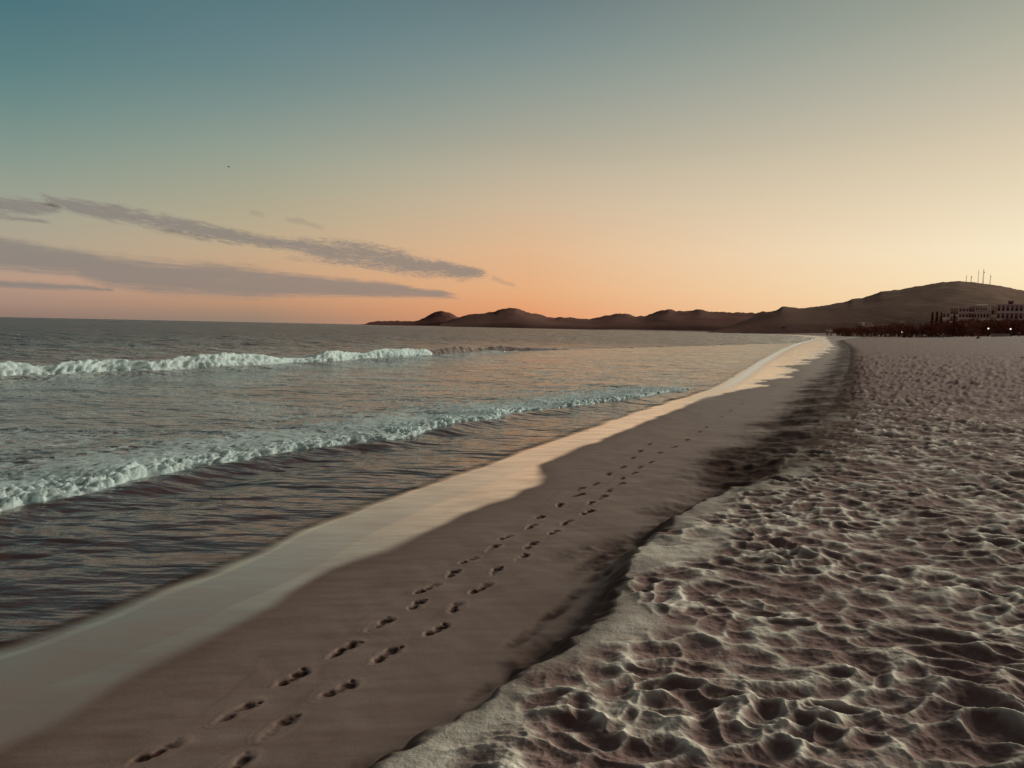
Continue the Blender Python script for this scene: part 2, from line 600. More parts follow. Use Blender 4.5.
def set_color(me, name, arr):
    a = me.attributes.new(name, 'FLOAT_COLOR', 'POINT')
    a.data.foreach_set('color', arr.astype(np.float32).reshape(-1))


def set_float(me, name, arr):
    a = me.attributes.new(name, 'FLOAT', 'POINT')
    a.data.foreach_set('value', arr.astype(np.float32).reshape(-1))


class MB:
    """collects boxes, bars and lumps for ONE mesh"""

    def __init__(self):
        self.v, self.f = [], []

    def add(self, vs, fs):
        o = len(self.v)
        self.v += [tuple(map(float, q)) for q in vs]
        self.f += [tuple(i + o for i in f) for f in fs]
        return self

    def box(self, x0, x1, y0, y1, z0, z1):
        vs = [(x0, y0, z0), (x1, y0, z0), (x1, y1, z0), (x0, y1, z0), (x0, y0, z1), (x1, y0, z1), (x1, y1, z1), (x0, y1, z1)]
        fs = [(0, 3, 2, 1), (4, 5, 6, 7), (0, 1, 5, 4), (1, 2, 6, 5), (2, 3, 7, 6), (3, 0, 4, 7)]
        return self.add(vs, fs)

    def tube(self, p, q, r0, r1, n=6):
        p, q = Vector(p), Vector(q)
        d = (q - p).normalized()
        a = d.orthogonal().normalized()
        c = d.cross(a)
        vs = []
        for pt, r in ((p, r0), (q, r1)):
            for k in range(n):
                t = 2 * math.pi * k / n
                vs.append(pt + a * (r * math.cos(t)) + c * (r * math.sin(t)))
        fs = [(k, (k + 1) % n, n + (k + 1) % n, n + k) for k in range(n)]
        fs += [tuple(reversed(range(n))), tuple(range(n, 2 * n))]
        return self.add(vs, fs)

    def gable(self, x0, x1, y0, y1, z0, z1):
        ym = (y0 + y1) / 2
        vs = [(x0, y0, z0), (x1, y0, z0), (x1, y1, z0), (x0, y1, z0), (x0 + (x1 - x0) * .12, ym, z1), (x1 - (x1 - x0) * .12, ym, z1)]
        return self.add(vs, [(0, 1, 5, 4), (2, 3, 4, 5), (1, 2, 5), (3, 0, 4), (0, 3, 2, 1)])

    def ball(self, c, rx, ry, rz, nu=10, nv=7):
        vs = [(c[0], c[1], c[2] - rz)]
        for j in range(1, nv):
            t = math.pi * j / nv
            for i in range(nu):
                p = 2 * math.pi * i / nu
                vs.append((c[0] + rx * math.sin(t) * math.cos(p), c[1] + ry * math.sin(t) * math.sin(p), c[2] - rz * math.cos(t)))
        vs.append((c[0], c[1], c[2] + rz))
        fs = [(0, 1 + (i + 1) % nu, 1 + i) for i in range(nu)]
        for j in range(nv - 2):
            for i in range(nu):
                a, b_ = 1 + j * nu + i, 1 + j * nu + (i + 1) % nu
                fs.append((a, b_, b_ + nu, a + nu))
        t = len(vs) - 1
        s = 1 + (nv - 2) * nu
        fs += [(s + i, s + (i + 1) % nu, t) for i in range(nu)]
        return self.add(vs, fs)

    def build(self, name, mat, parent=None, smooth=False):
        me = bpy.data.meshes.new(name)
        me.from_pydata(self.v, [], self.f)
        me.update()
        return link(name, me, mat, parent, smooth)


# ------------------------------------------------------------------ world: dusk sky
def lin(c):
    return tuple(((v / 255) / 12.92) if v / 255 <= 0.04045 else ((v / 255 + 0.055) / 1.055) ** 2.4 for v in c)


def az_el(px, py):
    d = ray(px, py)
    d = d / np.linalg.norm(d)
    return math.degrees(math.atan2(d[0], d[1])), math.degrees(math.asin(d[2]))


SKY_L = [(316, (148, 124, 112)), (304, (170, 140, 124)), (280, (188, 156, 136)), (245, (180, 166, 145)), (205, (163, 165, 147)),
         (160, (140, 156, 144)), (107, (113, 142, 138)), (65, (95, 131, 133)), (0, (78, 117, 125))]
SKY_Q = [(321, (152, 132, 116)), (313, (170, 138, 115)), (303, (192, 149, 118)), (285, (208, 163, 128)), (250, (200, 173, 140)), (220, (186, 173, 144)), (190, (172, 169, 146)),
         (150, (152, 162, 147)), (110, (132, 150, 144)), (77, (115, 140, 139)), (40, (104, 132, 137)), (0, (92, 124, 130))]
SKY_M = [(327, (228, 152, 110)), (312, (234, 162, 114)), (290, (236, 178, 130)), (250, (230, 187, 147)), (205, (212, 188, 158)),
         (170, (194, 182, 158)), (147, (180, 173, 153)), (130, (170, 169, 153)), (86, (147, 157, 149)), (43, (126, 144, 143)), (0, (110, 129, 132))]
SKY_R = [(334, (255, 224, 178)), (300, (255, 230, 186)), (275, (255, 235, 196)), (250, (254, 237, 203)), (215, (244, 227, 195)), (172, (231, 214, 184)),
         (130, (215, 202, 176)), (86, (198, 190, 170)), (43, (182, 180, 162)), (0, (166, 168, 152))]
HIGH = [(34, (74, 96, 101)), (48, (80, 98, 100)), (65, (112, 122, 118)), (90, (126, 132, 125))]

world = bpy.data.worlds.new("World")
sc.world = world
world.use_nodes = True
wt = world.node_tree
for n in list(wt.nodes):
    wt.nodes.remove(n)
wb = NB(wt)
wout = wb.n('ShaderNodeOutputWorld')
bg = wb.n('ShaderNodeBackground')
tc = wb.n('ShaderNodeTexCoord')
sx = wb.n('ShaderNodeSeparateXYZ')
wb.l(tc.outputs['Generated'], sx.inputs[0])
el = wb.math('ARCSINE', wb.math('MAXIMUM', wb.math('MINIMUM', sx.outputs[2], 0.9999), -0.9999))
el = wb.math('DIVIDE', el, math.pi / 2)
az = wb.math('ARCTAN2', sx.outputs[0], sx.outputs[1])
az = wb.math('MULTIPLY', az, 180 / math.pi)


def ramp(stops):
    nd = wb.n('ShaderNodeValToRGB')
    wb.l(el, nd.inputs[0])
    cr = nd.color_ramp
    cr.interpolation = 'B_SPLINE' if False else 'LINEAR'
    while len(cr.elements) > 1:
        cr.elements.remove(cr.elements[-1])
    for k, (e, c) in enumerate(stops):
        pos = max(0.0, e / 90.0)
        x = cr.elements[0] if k == 0 else cr.elements.new(pos)
        x.position = pos
        x.color = lin(c) + (1,)
    return nd.outputs[0]


rl = ramp([(az_el(30, y)[1], c) for y, c in SKY_L] + HIGH)
rq = ramp([(az_el(260, y)[1], c) for y, c in SKY_Q] + HIGH)
rm = ramp([(az_el(520, y)[1], c) for y, c in SKY_M] + HIGH)
rr_ = ramp([(az_el(994, y)[1], c) for y, c in SKY_R] + HIGH)
rb = ramp([(0, (76, 44, 42)), (8, (86, 56, 56)), (18, (80, 62, 64)), (34, (80, 66, 68)), (48, (86, 82, 82)), (65, (108, 114, 109)), (90, (118, 122, 113))])
skyc = wb.mixc(wb.rng(az, -32.5, -18.4), rl, rq)
skyc = wb.mixc(wb.rng(az, -18.4, 0.8), skyc, rm)
skyc = wb.mixc(wb.rng(az, 1, 33), skyc, rr_)
absaz = wb.math('ABSOLUTE', wb.math('SUBTRACT', az, 12.0))
skyc = wb.mixc(wb.rng(absaz, 55, 125, smooth=True), skyc, rb)
nish = wb.n('ShaderNodeTexSky')
nish.sky_type = 'NISHITA'
nish.sun_disc = False
SUN_EL, SUN_AZ = R(15.0), R(56.0)
nish.sun_elevation = SUN_EL
nish.sun_rotation = SUN_AZ
nsc = wb.mixc(1.0, nish.outputs[0], (0.02, 0.02, 0.02), 'MULTIPLY')
skyc = wb.mixc(0.06, skyc, nsc)
wb.l(skyc, bg.inputs[0])
bg.inputs[1].default_value = 1.0
wb.l(bg.outputs[0], wout.inputs['Surface'])

sun_d = bpy.data.lights.new('sun', 'SUN')
sun_d.energy = 5.6
sun_d.angle = R(26)
sun_d.color = (1.0, 0.97, 0.80)
sun = bpy.data.objects.new('sun', sun_d)
COL.objects.link(sun)
sdir = Vector((math.sin(SUN_AZ) * math.cos(SUN_EL), math.cos(SUN_AZ) * math.cos(SUN_EL), math.sin(SUN_EL)))
sun.rotation_euler = sdir.to_track_quat('Z', 'Y').to_euler()
sun.location = sdir * 50


# ------------------------------------------------------------------ beach: one sheet for all the ground
def polar(rows, angs):
    A, D = np.meshgrid(np.radians(angs), rows)
    return D * np.sin(A), D * np.cos(A)


row_px = np.concatenate([np.arange(820, 350, -0.62), np.arange(350, 335.5, -0.35)]) - 328.0
rows = 1.55 * F_PX / row_px
rows = np.concatenate([np.linspace(0.05, rows[0] * 0.98, 40), rows, np.geomspace(rows[-1] * 1.02, 60000, 70)])
angs = np.concatenate([np.arange(-180, -60, 2.0), np.arange(-60, -44, 0.25), np.arange(-44, 44, 0.085), np.arange(44, 68, 0.2), np.arange(68, 180, 2.0)])
BX, BY = polar(rows, angs)
nr, nc = BX.shape
X, Y = BX.ravel(), BY.ravel()
fields = ground_fields(X, Y)
sW, sG, sS = fields
dist = np.hypot(X, Y)
tg = sstep(14, 30, dist) * (1 - sstep(250, 500, dist))
al = X * 0.5 + Y * 0.866
sGt = sG + tg * (1.5 * np.abs(perlin(al / 5.5, X * 0 + 0.4, 161)) + 0.7 * np.abs(perlin(al / 1.9, X / 9 + 0.7, 162)) - 0.75) + 0.05 * perlin(X / 0.5, Y / 0.5, 163)
zb = ground_base(X, Y, fields)
dist = np.hypot(X, Y)
dry_edge = sS + 0.05 * perlin(X / 0.35, Y / 0.35, 5) + 0.03 * perlin(X / 0.11, Y / 0.11, 6)
dry = sstep(-0.03, 0.03, dry_edge)
# trampled dents
wx = X + 0.035 * perlin(X / 0.16, Y / 0.16, 31) + 0.12 * perlin(X / 0.7, Y / 0.7, 33)
wy = Y + 0.035 * perlin(X / 0.16, Y / 0.16, 32) + 0.12 * perlin(X / 0.7, Y / 0.7, 34)
p1, e1 = pits(wx / 0.20, wy / 0.185, 41)
p2, e2 = pits(wx / 0.115 + 9, wy / 0.105, 51)
h1 = np.clip((p1 + 0.11) / 0.42, 0, 1.6)
h1 = 1.08 * np.tanh(h1 / 1.08)
h2 = np.clip((p2 + 0.11) / 0.42, 0, 1.4)
ridge1 = np.exp(-(e1 / 0.20) ** 2) * np.clip(0.62 + 0.8 * perlin(X / 0.32, Y / 0.32, 62), 0, 1.1)
ridge2 = np.exp(-(e2 / 0.22) ** 2)
mixn = sstep(-0.25, 0.45, fbm(X / 0.8, Y / 0.8, 61))
big = fbm(X / 1.6, Y / 1.6, 71, 3)
trample = sstep(0.0, 0.5, dry_edge + 0.02 - 0.42 * perlin(X / 0.6, Y / 0.6, 81))
amp = trample * (0.75 + 0.5 * np.clip(big + 0.4, 0, 1))
far_gain = 1.0 + 1.6 * sstep(8, 30, dist) * (1 - 0.9 * sstep(35, 80, dist))
hh = (0.032 + 0.014 * big) * (h1 - 0.62) + 0.0035 * ridge1 + 0.0015 * ridge2 * mixn + (0.007 + 0.011 * mixn) * (h2 - 0.6) + 0.005 * fbm(X / 0.08, Y / 0.08, 95, 3, 0.6)
soft = 0.010 * fbm(X / 0.4, Y / 0.4, 91) * dry
z = zb + amp * hh * far_gain + 0.03 * big * dry * sstep(0, 1.5, sS) + soft
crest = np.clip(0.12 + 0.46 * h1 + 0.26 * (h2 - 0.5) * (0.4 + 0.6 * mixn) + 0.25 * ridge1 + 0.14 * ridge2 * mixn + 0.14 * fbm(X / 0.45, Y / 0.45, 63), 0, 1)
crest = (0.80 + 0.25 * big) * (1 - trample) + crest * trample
crest = crest - 0.34 * sstep(7, 30, dist) - 0.40 * sstep(20, 80, dist)  # darker with distance: shaded faces of the far dents put into the colour
# the strip below the scarp: rough, damp, with slope shade put into its dark colour
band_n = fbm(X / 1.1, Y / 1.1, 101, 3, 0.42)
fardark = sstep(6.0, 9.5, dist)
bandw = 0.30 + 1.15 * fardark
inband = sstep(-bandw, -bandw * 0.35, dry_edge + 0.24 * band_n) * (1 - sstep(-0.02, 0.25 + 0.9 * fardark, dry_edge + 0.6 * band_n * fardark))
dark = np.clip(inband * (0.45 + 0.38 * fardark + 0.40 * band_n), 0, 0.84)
bump_patch = sstep(0.05, 0.5, perlin(X / 0.55, Y / 0.55, 111))
z = z + inband * (1 - dry) * (0.02 * fbm(X / 0.28, Y / 0.28, 121) + 0.02 * bump_patch * sstep(5, 8, dist))
# shaded stretch of the scarp painted as a dark patch, plus smaller dark dents
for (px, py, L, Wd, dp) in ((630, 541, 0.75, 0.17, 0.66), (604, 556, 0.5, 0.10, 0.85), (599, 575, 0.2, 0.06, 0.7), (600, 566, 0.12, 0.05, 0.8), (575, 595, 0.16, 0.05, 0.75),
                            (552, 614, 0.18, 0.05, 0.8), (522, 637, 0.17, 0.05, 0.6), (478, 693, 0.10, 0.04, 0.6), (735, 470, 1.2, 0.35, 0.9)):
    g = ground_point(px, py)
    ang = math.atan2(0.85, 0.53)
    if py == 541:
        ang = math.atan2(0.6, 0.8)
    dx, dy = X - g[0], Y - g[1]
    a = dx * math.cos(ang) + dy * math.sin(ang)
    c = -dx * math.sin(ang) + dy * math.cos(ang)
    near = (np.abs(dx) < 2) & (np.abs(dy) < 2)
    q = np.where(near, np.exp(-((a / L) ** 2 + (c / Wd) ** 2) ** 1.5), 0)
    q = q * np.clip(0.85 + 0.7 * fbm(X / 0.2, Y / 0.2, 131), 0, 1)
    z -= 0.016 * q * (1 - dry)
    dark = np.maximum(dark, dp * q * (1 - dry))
# wet sand: faint swash ridges
z += (1 - dry) * sstep(0.1, 0.6, sG) * 0.004 * fbm(X / 0.5 + Y / 1.2, Y / 0.9, 141)
gloss = (1 - sstep(-0.11, 0.05, sGt + 0.06 * perlin(X / 0.9, Y / 0.9, 152) + 0.02 * perlin(X / 0.4, Y / 0.4, 151)))
lw_ = 0.02 + 0.004 * dist
lace = tg * np.exp(-((sGt + lw_) / lw_) ** 2) * (0.6 + 0.6 * perlin(X / 1.2, Y / 1.2, 164))
lace = np.maximum(lace, tg * 0.9 * np.exp(-((sW - 0.25) / (0.15 + 0.006 * dist)) ** 2))
lace = np.clip(lace, 0, 0.9)
gloss = np.where(sW <= 0, 1.0, gloss) * (0.58 + 0.42 * sstep(2.6, 5.6, dist + 0.5 * perlin(X / 0.7, Y / 0.7, 153)))
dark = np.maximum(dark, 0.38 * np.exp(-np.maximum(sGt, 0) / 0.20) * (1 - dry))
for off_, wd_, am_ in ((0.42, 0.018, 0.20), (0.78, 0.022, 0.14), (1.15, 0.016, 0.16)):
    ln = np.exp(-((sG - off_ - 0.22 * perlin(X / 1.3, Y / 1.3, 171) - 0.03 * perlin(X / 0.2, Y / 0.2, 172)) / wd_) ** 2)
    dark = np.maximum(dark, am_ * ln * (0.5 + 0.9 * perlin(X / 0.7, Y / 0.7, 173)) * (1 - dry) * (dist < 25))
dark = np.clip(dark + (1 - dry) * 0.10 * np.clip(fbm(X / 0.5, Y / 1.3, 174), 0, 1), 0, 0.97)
# hollows that take the footprints
for p in PRINTS:
    if p['d'] > 7.5:
        continue
    m = (np.abs(X - p['x']) < 0.4) & (np.abs(Y - p['y']) < 0.4)
    idx = np.nonzero(m)[0]
    dx, dy = X[idx] - p['x'], Y[idx] - p['y']
    a = dx * math.cos(p['ang']) + dy * math.sin(p['ang'])
    c = -dx * math.sin(p['ang']) + dy * math.cos(p['ang'])
    z[idx] -= 0.06 * (1 - sstep(0.70, 1.0, np.sqrt((a / 0.148) ** 2 + (c / 0.076) ** 2)))
me, used = grid_mesh('beach', np.stack([X, Y, z], -1), nr, nc, wrap=True)
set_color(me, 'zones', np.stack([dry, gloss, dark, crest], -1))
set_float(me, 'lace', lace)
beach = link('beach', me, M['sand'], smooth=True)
tag(beach, 'long curving sandy beach, smooth and wet by the sea, trampled and dry on the right', 'beach', kind='structure')

# ------------------------------------------------------------------ sea
CR = np.array([0.53, 0.85])     # along the wave crests
NRM = np.array([-0.85, 0.53])   # out to sea


def front_line(pix, step, ext, smooth):
    P = [on_plane(px, py, 0.0)[:2] for px, py in pix]
    d = P[0] - P[3]
    d /= np.linalg.norm(d)
    P = [P[0] + d * ext] + P
    P = np.array(P)
    s = np.concatenate([[0], np.cumsum(np.linalg.norm(np.diff(P, axis=0), axis=1))])
    u = np.arange(0, s[-1], step)
    k = np.hanning(int(smooth / step) * 2 + 1)
    k /= k.sum()
    h = len(k) // 2
    out = []
    for i in (0, 1):
        q = np.interp(u, s, P[:, i])
        q = np.concatenate([2 * q[0] - q[h:0:-1], q, 2 * q[-1] - q[-2:-h - 2:-1]])
        out.append(np.convolve(q, k, 'valid'))
    return np.stack(out, -1), u


B1_PX = [(-60, 532), (0, 515), (23, 512), (31, 506), (55, 502.5), (78, 502), (105, 495), (137, 486), (156, 481), (178, 477), (188, 472), (203, 470),
         (248, 464), (270, 459), (310, 453), (354, 447), (378, 445), (400, 442), (422, 437), (441, 430), (463, 426.5), (500, 421),
         (513, 416), (544, 412), (578, 408), (625, 402), (650, 397.5), (680, 392), (705, 387)]
B2_PX = [(-120, 388), (0, 381), (20, 379.5), (61, 377.5), (84, 376), (162, 375), (203, 372), (260, 368), (300, 366), (344, 363.5), (381, 360),
         (413, 359), (435, 357), (469, 354), (500, 351.5), (550, 350), (600, 348.5)]
L1, U1 = front_line(B1_PX, 0.03, 6.0, 0.6)
L2, U2 = front_line(B2_PX, 0.07, 10.0, 6.0)


def edge_noise(X, Y, sW):
    return sW + 0.01 + 0.12 * perlin(X / 0.9, Y / 0.9, 241) + 0.05 * perlin(X / 0.3, Y / 0.3, 242)


def sea_height(X, Y, sW):
    d = np.hypot(X, Y)
    a = X * CR[0] + Y * CR[1]
    n = X * NRM[0] + Y * NRM[1]
    shallow = sstep(-0.05, -1.8, sW) if False else np.clip(-sW / 1.8, 0, 1) ** 0.7
    wx = a + 0.4 * perlin(a / 1.5, n / 1.5, 201)
    wn = n + 0.3 * perlin(a / 1.1, n / 1.1, 202)
    # wind ripples run across the view, roughly square to the shore swell
    rx, ry = X * 0.97 + Y * 0.22, Y * 0.97 - X * 0.22
    rx = rx + 0.25 * perlin(rx / 0.9, ry / 0.9, 211) + 0.06 * perlin(rx / 0.25, ry / 0.25, 213)
    ry = ry + 0.18 * perlin(rx / 1.0, ry / 0.8, 212) + 0.05 * perlin(rx / 0.25, ry / 0.2, 214)
    h = 0.030 * fbm(wx / 1.9, wn / 1.1, 203, 2)
    gust = 0.75 + 0.5 * perlin(X / 2.2, Y / 2.2, 215)
    h += 0.018 * gust * (0.35 - np.abs(perlin(rx / 1.0, ry / 0.42, 205)))
    h += 0.014 * gust * (0.35 - np.abs(perlin(rx / 0.46, ry / 0.20, 206)))
    h += 0.010 * gust * (0.3 - np.abs(perlin(rx / 0.29, ry / 0.125, 207)))
    h += 0.003 * perlin(rx / 0.15, ry / 0.07, 217)
    h = h * (0.25 + 0.75 * shallow)
    off = sstep(12, 45, -sW)
    h = h * (0.22 + 0.78 * shallow)
    h += off * (0.18 * fbm(wx / 7.0, wn / 3.5, 208, 3) + 0.08 * (0.3 - np.abs(perlin(wx / 2.6, wn / 1.3, 209))))
    h += sstep(40, 200, -sW) * 0.40 * fbm(wx / 22.0, wn / 9.0, 210, 2)
    # thin lip at the very edge of the water
    e = edge_noise(X, Y, sW)
    h += 0.003 * np.exp(-((e + 0.10) / 0.10) ** 2)
    return h + 0.006


row_px = np.concatenate([np.arange(900, 400, -0.9), np.arange(400, 330.0, -0.4)]) - 328.0
rows = 1.75 * F_PX / row_px
rows = np.concatenate([[0.9, 1.4, 1.9], rows[rows > 2.0], np.geomspace(rows[-1] * 1.01, 90000, 110)])
angs = np.concatenate([np.arange(-180, -44, 1.0), np.arange(-44, 30, 0.085), np.arange(30, 40, 1.0)])
WX, WY = polar(rows, angs)
nr, nc = WX.shape
X, Y = WX.ravel(), WY.ravel()
sW = sdist(WL, X, Y)
d = np.hypot(X, Y)
h = sea_height(X, Y, sW)
eN = edge_noise(X, Y, sW)
h = np.where(eN > -0.16, h - 0.012 * sstep(-0.16, 0.0, eN) - 0.06 * sstep(0.0, 0.1, eN), h)
s1, s2 = -sdist(L1[::8], X, Y), -sdist(L2[::8], X, Y)      # positive out to sea
end1 = sstep(0, 6, np.hypot(X - L1[-1, 0], Y - L1[-1, 1]))
toe = np.exp(-((s1 + 0.10) / 0.30) ** 2) * (d < 30)
h += 0.055 * toe * end1
h += 0.13 * np.exp(-((s2 + 0.05) / 0.55) ** 2) * (d < 55)
foam = 0.17 + 0.16 * fbm(X / 3.5, Y / 2.0, 221)
foam += np.where(s1 > 0, (0.27 + 0.05 * sstep(4, -6, X)) * np.exp(-s1 / 2.6), -0.12 * np.exp(np.minimum(s1, 0) / 1.0)) * (d < 28) * end1
foam += 0.03 * sstep(0, 2, s1) * (1 - sstep(0, 3, s2))
foam += np.where(s2 > 0, 0.05, 0.12 * np.exp(np.minimum(s2, 0) / 4.0)) * (d < 60)
foam += 0.03 * np.exp(-((sW + 0.5) / 0.45) ** 2) * (Y < 5.5)
foam += np.where(s1 < 0, -0.16 * sstep(9, 3.5, X * 0.5 + Y * 0.5), 0)
foam += 0.30 * np.exp(-((eN + 0.035) / 0.035) ** 2) * np.clip(0.3 + perlin(X / 0.6, Y / 0.6, 243), 0, 1) * (d < 30)
foam -= 0.3 * sstep(-50, -120, sW)
keep = (sW.reshape(nr, nc) < 0.12 + 0.004 * d.reshape(nr, nc))
kq = keep[:-1, :-1] | keep[1:, :-1] | keep[:-1, 1:] | keep[1:, 1:]
me, used = grid_mesh('sea', np.stack([X, Y, h], -1), nr, nc, keep=kq)
set_float(me, 'foam', foam[used])
milk = sstep(0.0, 1.2, s1) * (0.55 + 0.45 * perlin(X / 4, Y / 4, 231)) + (s1 <= 0) * (0.10 + 0.55 * sstep(-2.5, 5, X)) * (0.8 + 0.4 * perlin(X / 2, Y / 2, 232))
milk = np.clip(milk * 0.85, 0, 1) * (1 - 0.85 * sstep(4.5, 1.5, s1) * (s1 > 0) * sstep(4, -4, X)) * (1 - sstep(-1.0, 22, s2) * (0.45 + 0.55 * sstep(60, 20, d))) * (d < 400)
set_float(me, 'milk', milk[used])
set_float(me, 'thin', (sstep(-0.26, -0.03, eN) * 0.85 * (d < 60))[used])
set_float(me, 'chop', (sstep(0.5, 45, s2) * 0.65 + 0.35 * sstep(0, 4, s2))[used] * 1.0)
sea = link('sea', me, M['water'], smooth=True)
tag(sea, 'dark rippled sea reflecting the dusk sky out to the horizon', 'sea', kind='structure')


def breaker(name, line, U, vs, prof, foamf, label):
    T = np.gradient(line, axis=0)
    k = np.ones(31) / 31
    T = np.stack([np.convolve(np.pad(T[:, i], 15, 'edge'), k, 'valid') for i in (0, 1)], -1)
    T /= np.linalg.norm(T, axis=1)[:, None]
    Nn = np.stack([-T[:, 1], T[:, 0]], -1)
    UU_, VV = np.meshgrid(U, vs, indexing='ij')
    off, z, fo = prof(UU_, VV)
    Xs = line[:, 0][:, None] + Nn[:, 0][:, None] * (VV + off)
    Ys = line[:, 1][:, None] + Nn[:, 1][:, None] * (VV + off)
    sw = sdist(WL, Xs.ravel(), Ys.ravel()).reshape(Xs.shape)
    zz = sea_height(Xs.ravel(), Ys.ravel(), sw.ravel()).reshape(Xs.shape) + z
    me, used = grid_mesh(name, np.stack([Xs, Ys, zz], -1).reshape(-1, 3), len(U), len(vs))
    set_float(me, 'foam', foamf(UU_, VV, fo).ravel())
    set_float(me, 'milk', np.full(UU_.size, 0.10) if line is L2 else (0.5 * sstep(0.1, 0.5, UU_ / U[-1])).ravel())
    o = link(name, me, M['water'], smooth=True)
    tag(o, label, 'wave')
    return o


def prof1(u, v):
    t = u / U1[-1]
    ht = (0.185 * (1 - 0.35 * t)) * (0.85 + 0.45 * perlin(u / 1.7, v * 0, 301) + 0.25 * perlin(u / 0.6, v * 0 + 0.5, 307)) * sstep(1.0, 0.86, t)
    lob = 0.17 * perlin(u / 1.1, v * 0 + 0.3, 302) + 0.06 * np.abs(perlin(u / 0.32, v * 0 + 8, 303)) * 1.6
    off = lob * np.exp(-v / 0.5)
    z = ht * (1 - np.exp(-np.maximum(v, 0) / 0.07)) * (0.22 + 0.78 * np.exp(-v / 0.75))
    am = (0.046 * np.exp(-v / 0.55) + 0.016 * np.exp(-v / 2.0)) * sstep(0.0, 0.05, v) * (0.85 + 0.9 * perlin(u / 0.8, v / 0.6, 308)) * (1 - 0.4 * t) * sstep(1.0, 0.9, t)
    b = (1.6 * np.abs(perlin(u / 0.20, v / 0.15, 304)) - 0.5) + 0.75 * (1.6 * np.abs(perlin(u / 0.085, v / 0.07, 305)) - 0.5) \
        + 0.5 * perlin(u / 0.045, v / 0.04, 306) + 0.35 * perlin(u / 0.024, v / 0.022, 309)
    z = z + am * b + 0.004
    off = off - 0.05 * b * np.exp(-v / 0.25)
    z = z - 0.10 * sstep(2.6, 3.4, v) - 0.06 * (1 - sstep(0.0, 0.012, v)) - 0.10 * sstep(0.95, 1.0, t)
    return off, z, b


def foam1(u, v, b):
    t = u / U1[-1]
    f = 0.44 + 0.70 * np.exp(-(v / (0.85 + 0.35 * (1 - t) + 0.3 * perlin(u / 1.3, v / 1.3, 311))) ** 1.5) + 0.10 * b + 0.13 * fbm(u / 0.5, v / 0.25, 312)
    f -= 0.16 * sstep(0.9, 1.6, v) * sstep(0.5, 0.2, t) + 0.14 * sstep(1.4, 3.0, v) + 0.30 * sstep(0.88, 1.0, t) - 0.10 * sstep(0.25, 0.7, t) + 0.12 * sstep(0.25, 0.7, t) * sstep(0.25, 0.7, v)
    return np.clip(f, 0, 1.3)


vs1 = np.concatenate([np.linspace(0, 0.35, 26), np.linspace(0.37, 1.2, 40), np.linspace(1.24, 3.5, 50)])
breaker('breaking_wave', L1, U1, vs1, prof1, foam1, 'white foaming wave nearest the shore, spreading in a long diagonal line')

t435 = None


def prof2(u, v):
    t = u / U2[-1]
    ht = 0.52 * (0.9 + 0.30 * perlin(u / 3.5, v * 0 + 0.4, 321) + 0.20 * perlin(u / 1.1, v * 0 + 0.4, 322)) * sstep(1.0, 0.55, t) ** 0.8
    white = 1 - sstep(TB - 0.015, TB + 0.015, t + 0.01 * perlin(u / 1.0, v, 325))
    z = ht * np.where(v < 0.42, sstep(-0.05, 0.42, v), np.exp(-((v - 0.42) / 1.5)))
    am = 0.062 * np.exp(-((v - 0.3) / 0.6) ** 2) * sstep(0.0, 0.10, v) * white * (0.8 + 0.9 * perlin(u / 1.6, v / 0.8, 323))
    b = 0.55 * (1.6 * np.abs(perlin(u / 0.75, v / 0.35, 326)) - 0.5) + 0.6 * (1.6 * np.abs(perlin(u / 0.30, v / 0.18, 327)) - 0.5) \
        + 0.55 * perlin(u / 0.13, v / 0.09, 328) + 0.35 * perlin(u / 0.08, v / 0.05, 330)
    off = (0.25 * perlin(u / 2.2, v * 0 + 2, 329) - 0.16 * b * np.exp(-(v / 0.5) ** 2)) * white
    off = off + (-0.20 * sstep(0.1, 0.42, v) * np.exp(-np.maximum(v - 0.42, 0) / 0.3)) * white
    z = z + am * b - 0.15 * sstep(3.2, 4.4, v) - 0.08 * (1 - sstep(0, 0.03, v))
    return off, z, b


def foam2(u, v, b):
    t = u / U2[-1]
    white = 1 - sstep(TB - 0.012, TB + 0.012, t + 0.01 * perlin(u / 1.0, v, 325))
    f = 0.08 + white * 0.2 + white * (0.95 * np.exp(-(v / 1.25) ** 2.2) + 0.12 * b + 0.10 * fbm(u / 1.3, v / 0.5, 331))
    return np.clip(f, 0, 1.3)


_P = np.array([on_plane(px, py)[:2] for px, py in B2_PX])
_s = np.concatenate([[0], np.cumsum(np.linalg.norm(np.diff(_P, axis=0), axis=1))]) + 10.0
TB = float(_s[12] / U2[-1])
vs2 = np.concatenate([np.linspace(0, 0.9, 34), np.linspace(0.95, 4.5, 26)])
breaker('breaking_wave', L2, U2, vs2, prof2, foam2, 'white breaker farther out, rolling parallel to the sea horizon, its end still unbroken')

# ------------------------------------------------------------------ footprints


def foot_depth(a, c, foot, wt=(1, 1, 1, 1)):
    """0 outside .. 1 at the deepest; a along the foot (heel -0.13 .. toes +0.13), c across"""
    c = c * foot

    def lobe(a0, c0, ra, rc, s=1.0):
        q = ((a - a0) / ra) ** 2 + ((c - c0) / rc) ** 2
        return s * np.exp(-q ** 1.6)
    f = np.maximum(lobe(-0.085, 0.0, 0.046, 0.032, wt[0]), lobe(0.055, 0.004, 0.055, 0.042, wt[1]))
    f = np.maximum(f, lobe(-0.015, 0.012, 0.062, 0.026, 0.9 * wt[2]))
    for k in range(5):
        f = np.maximum(f, lobe(0.128 - 0.012 * abs(k - 0.6) - 0.004 * k, -0.034 + 0.018 * k, 0.015 - 0.0012 * k, 0.011 - 0.0008 * k, 0.9 * wt[3]))
    return f


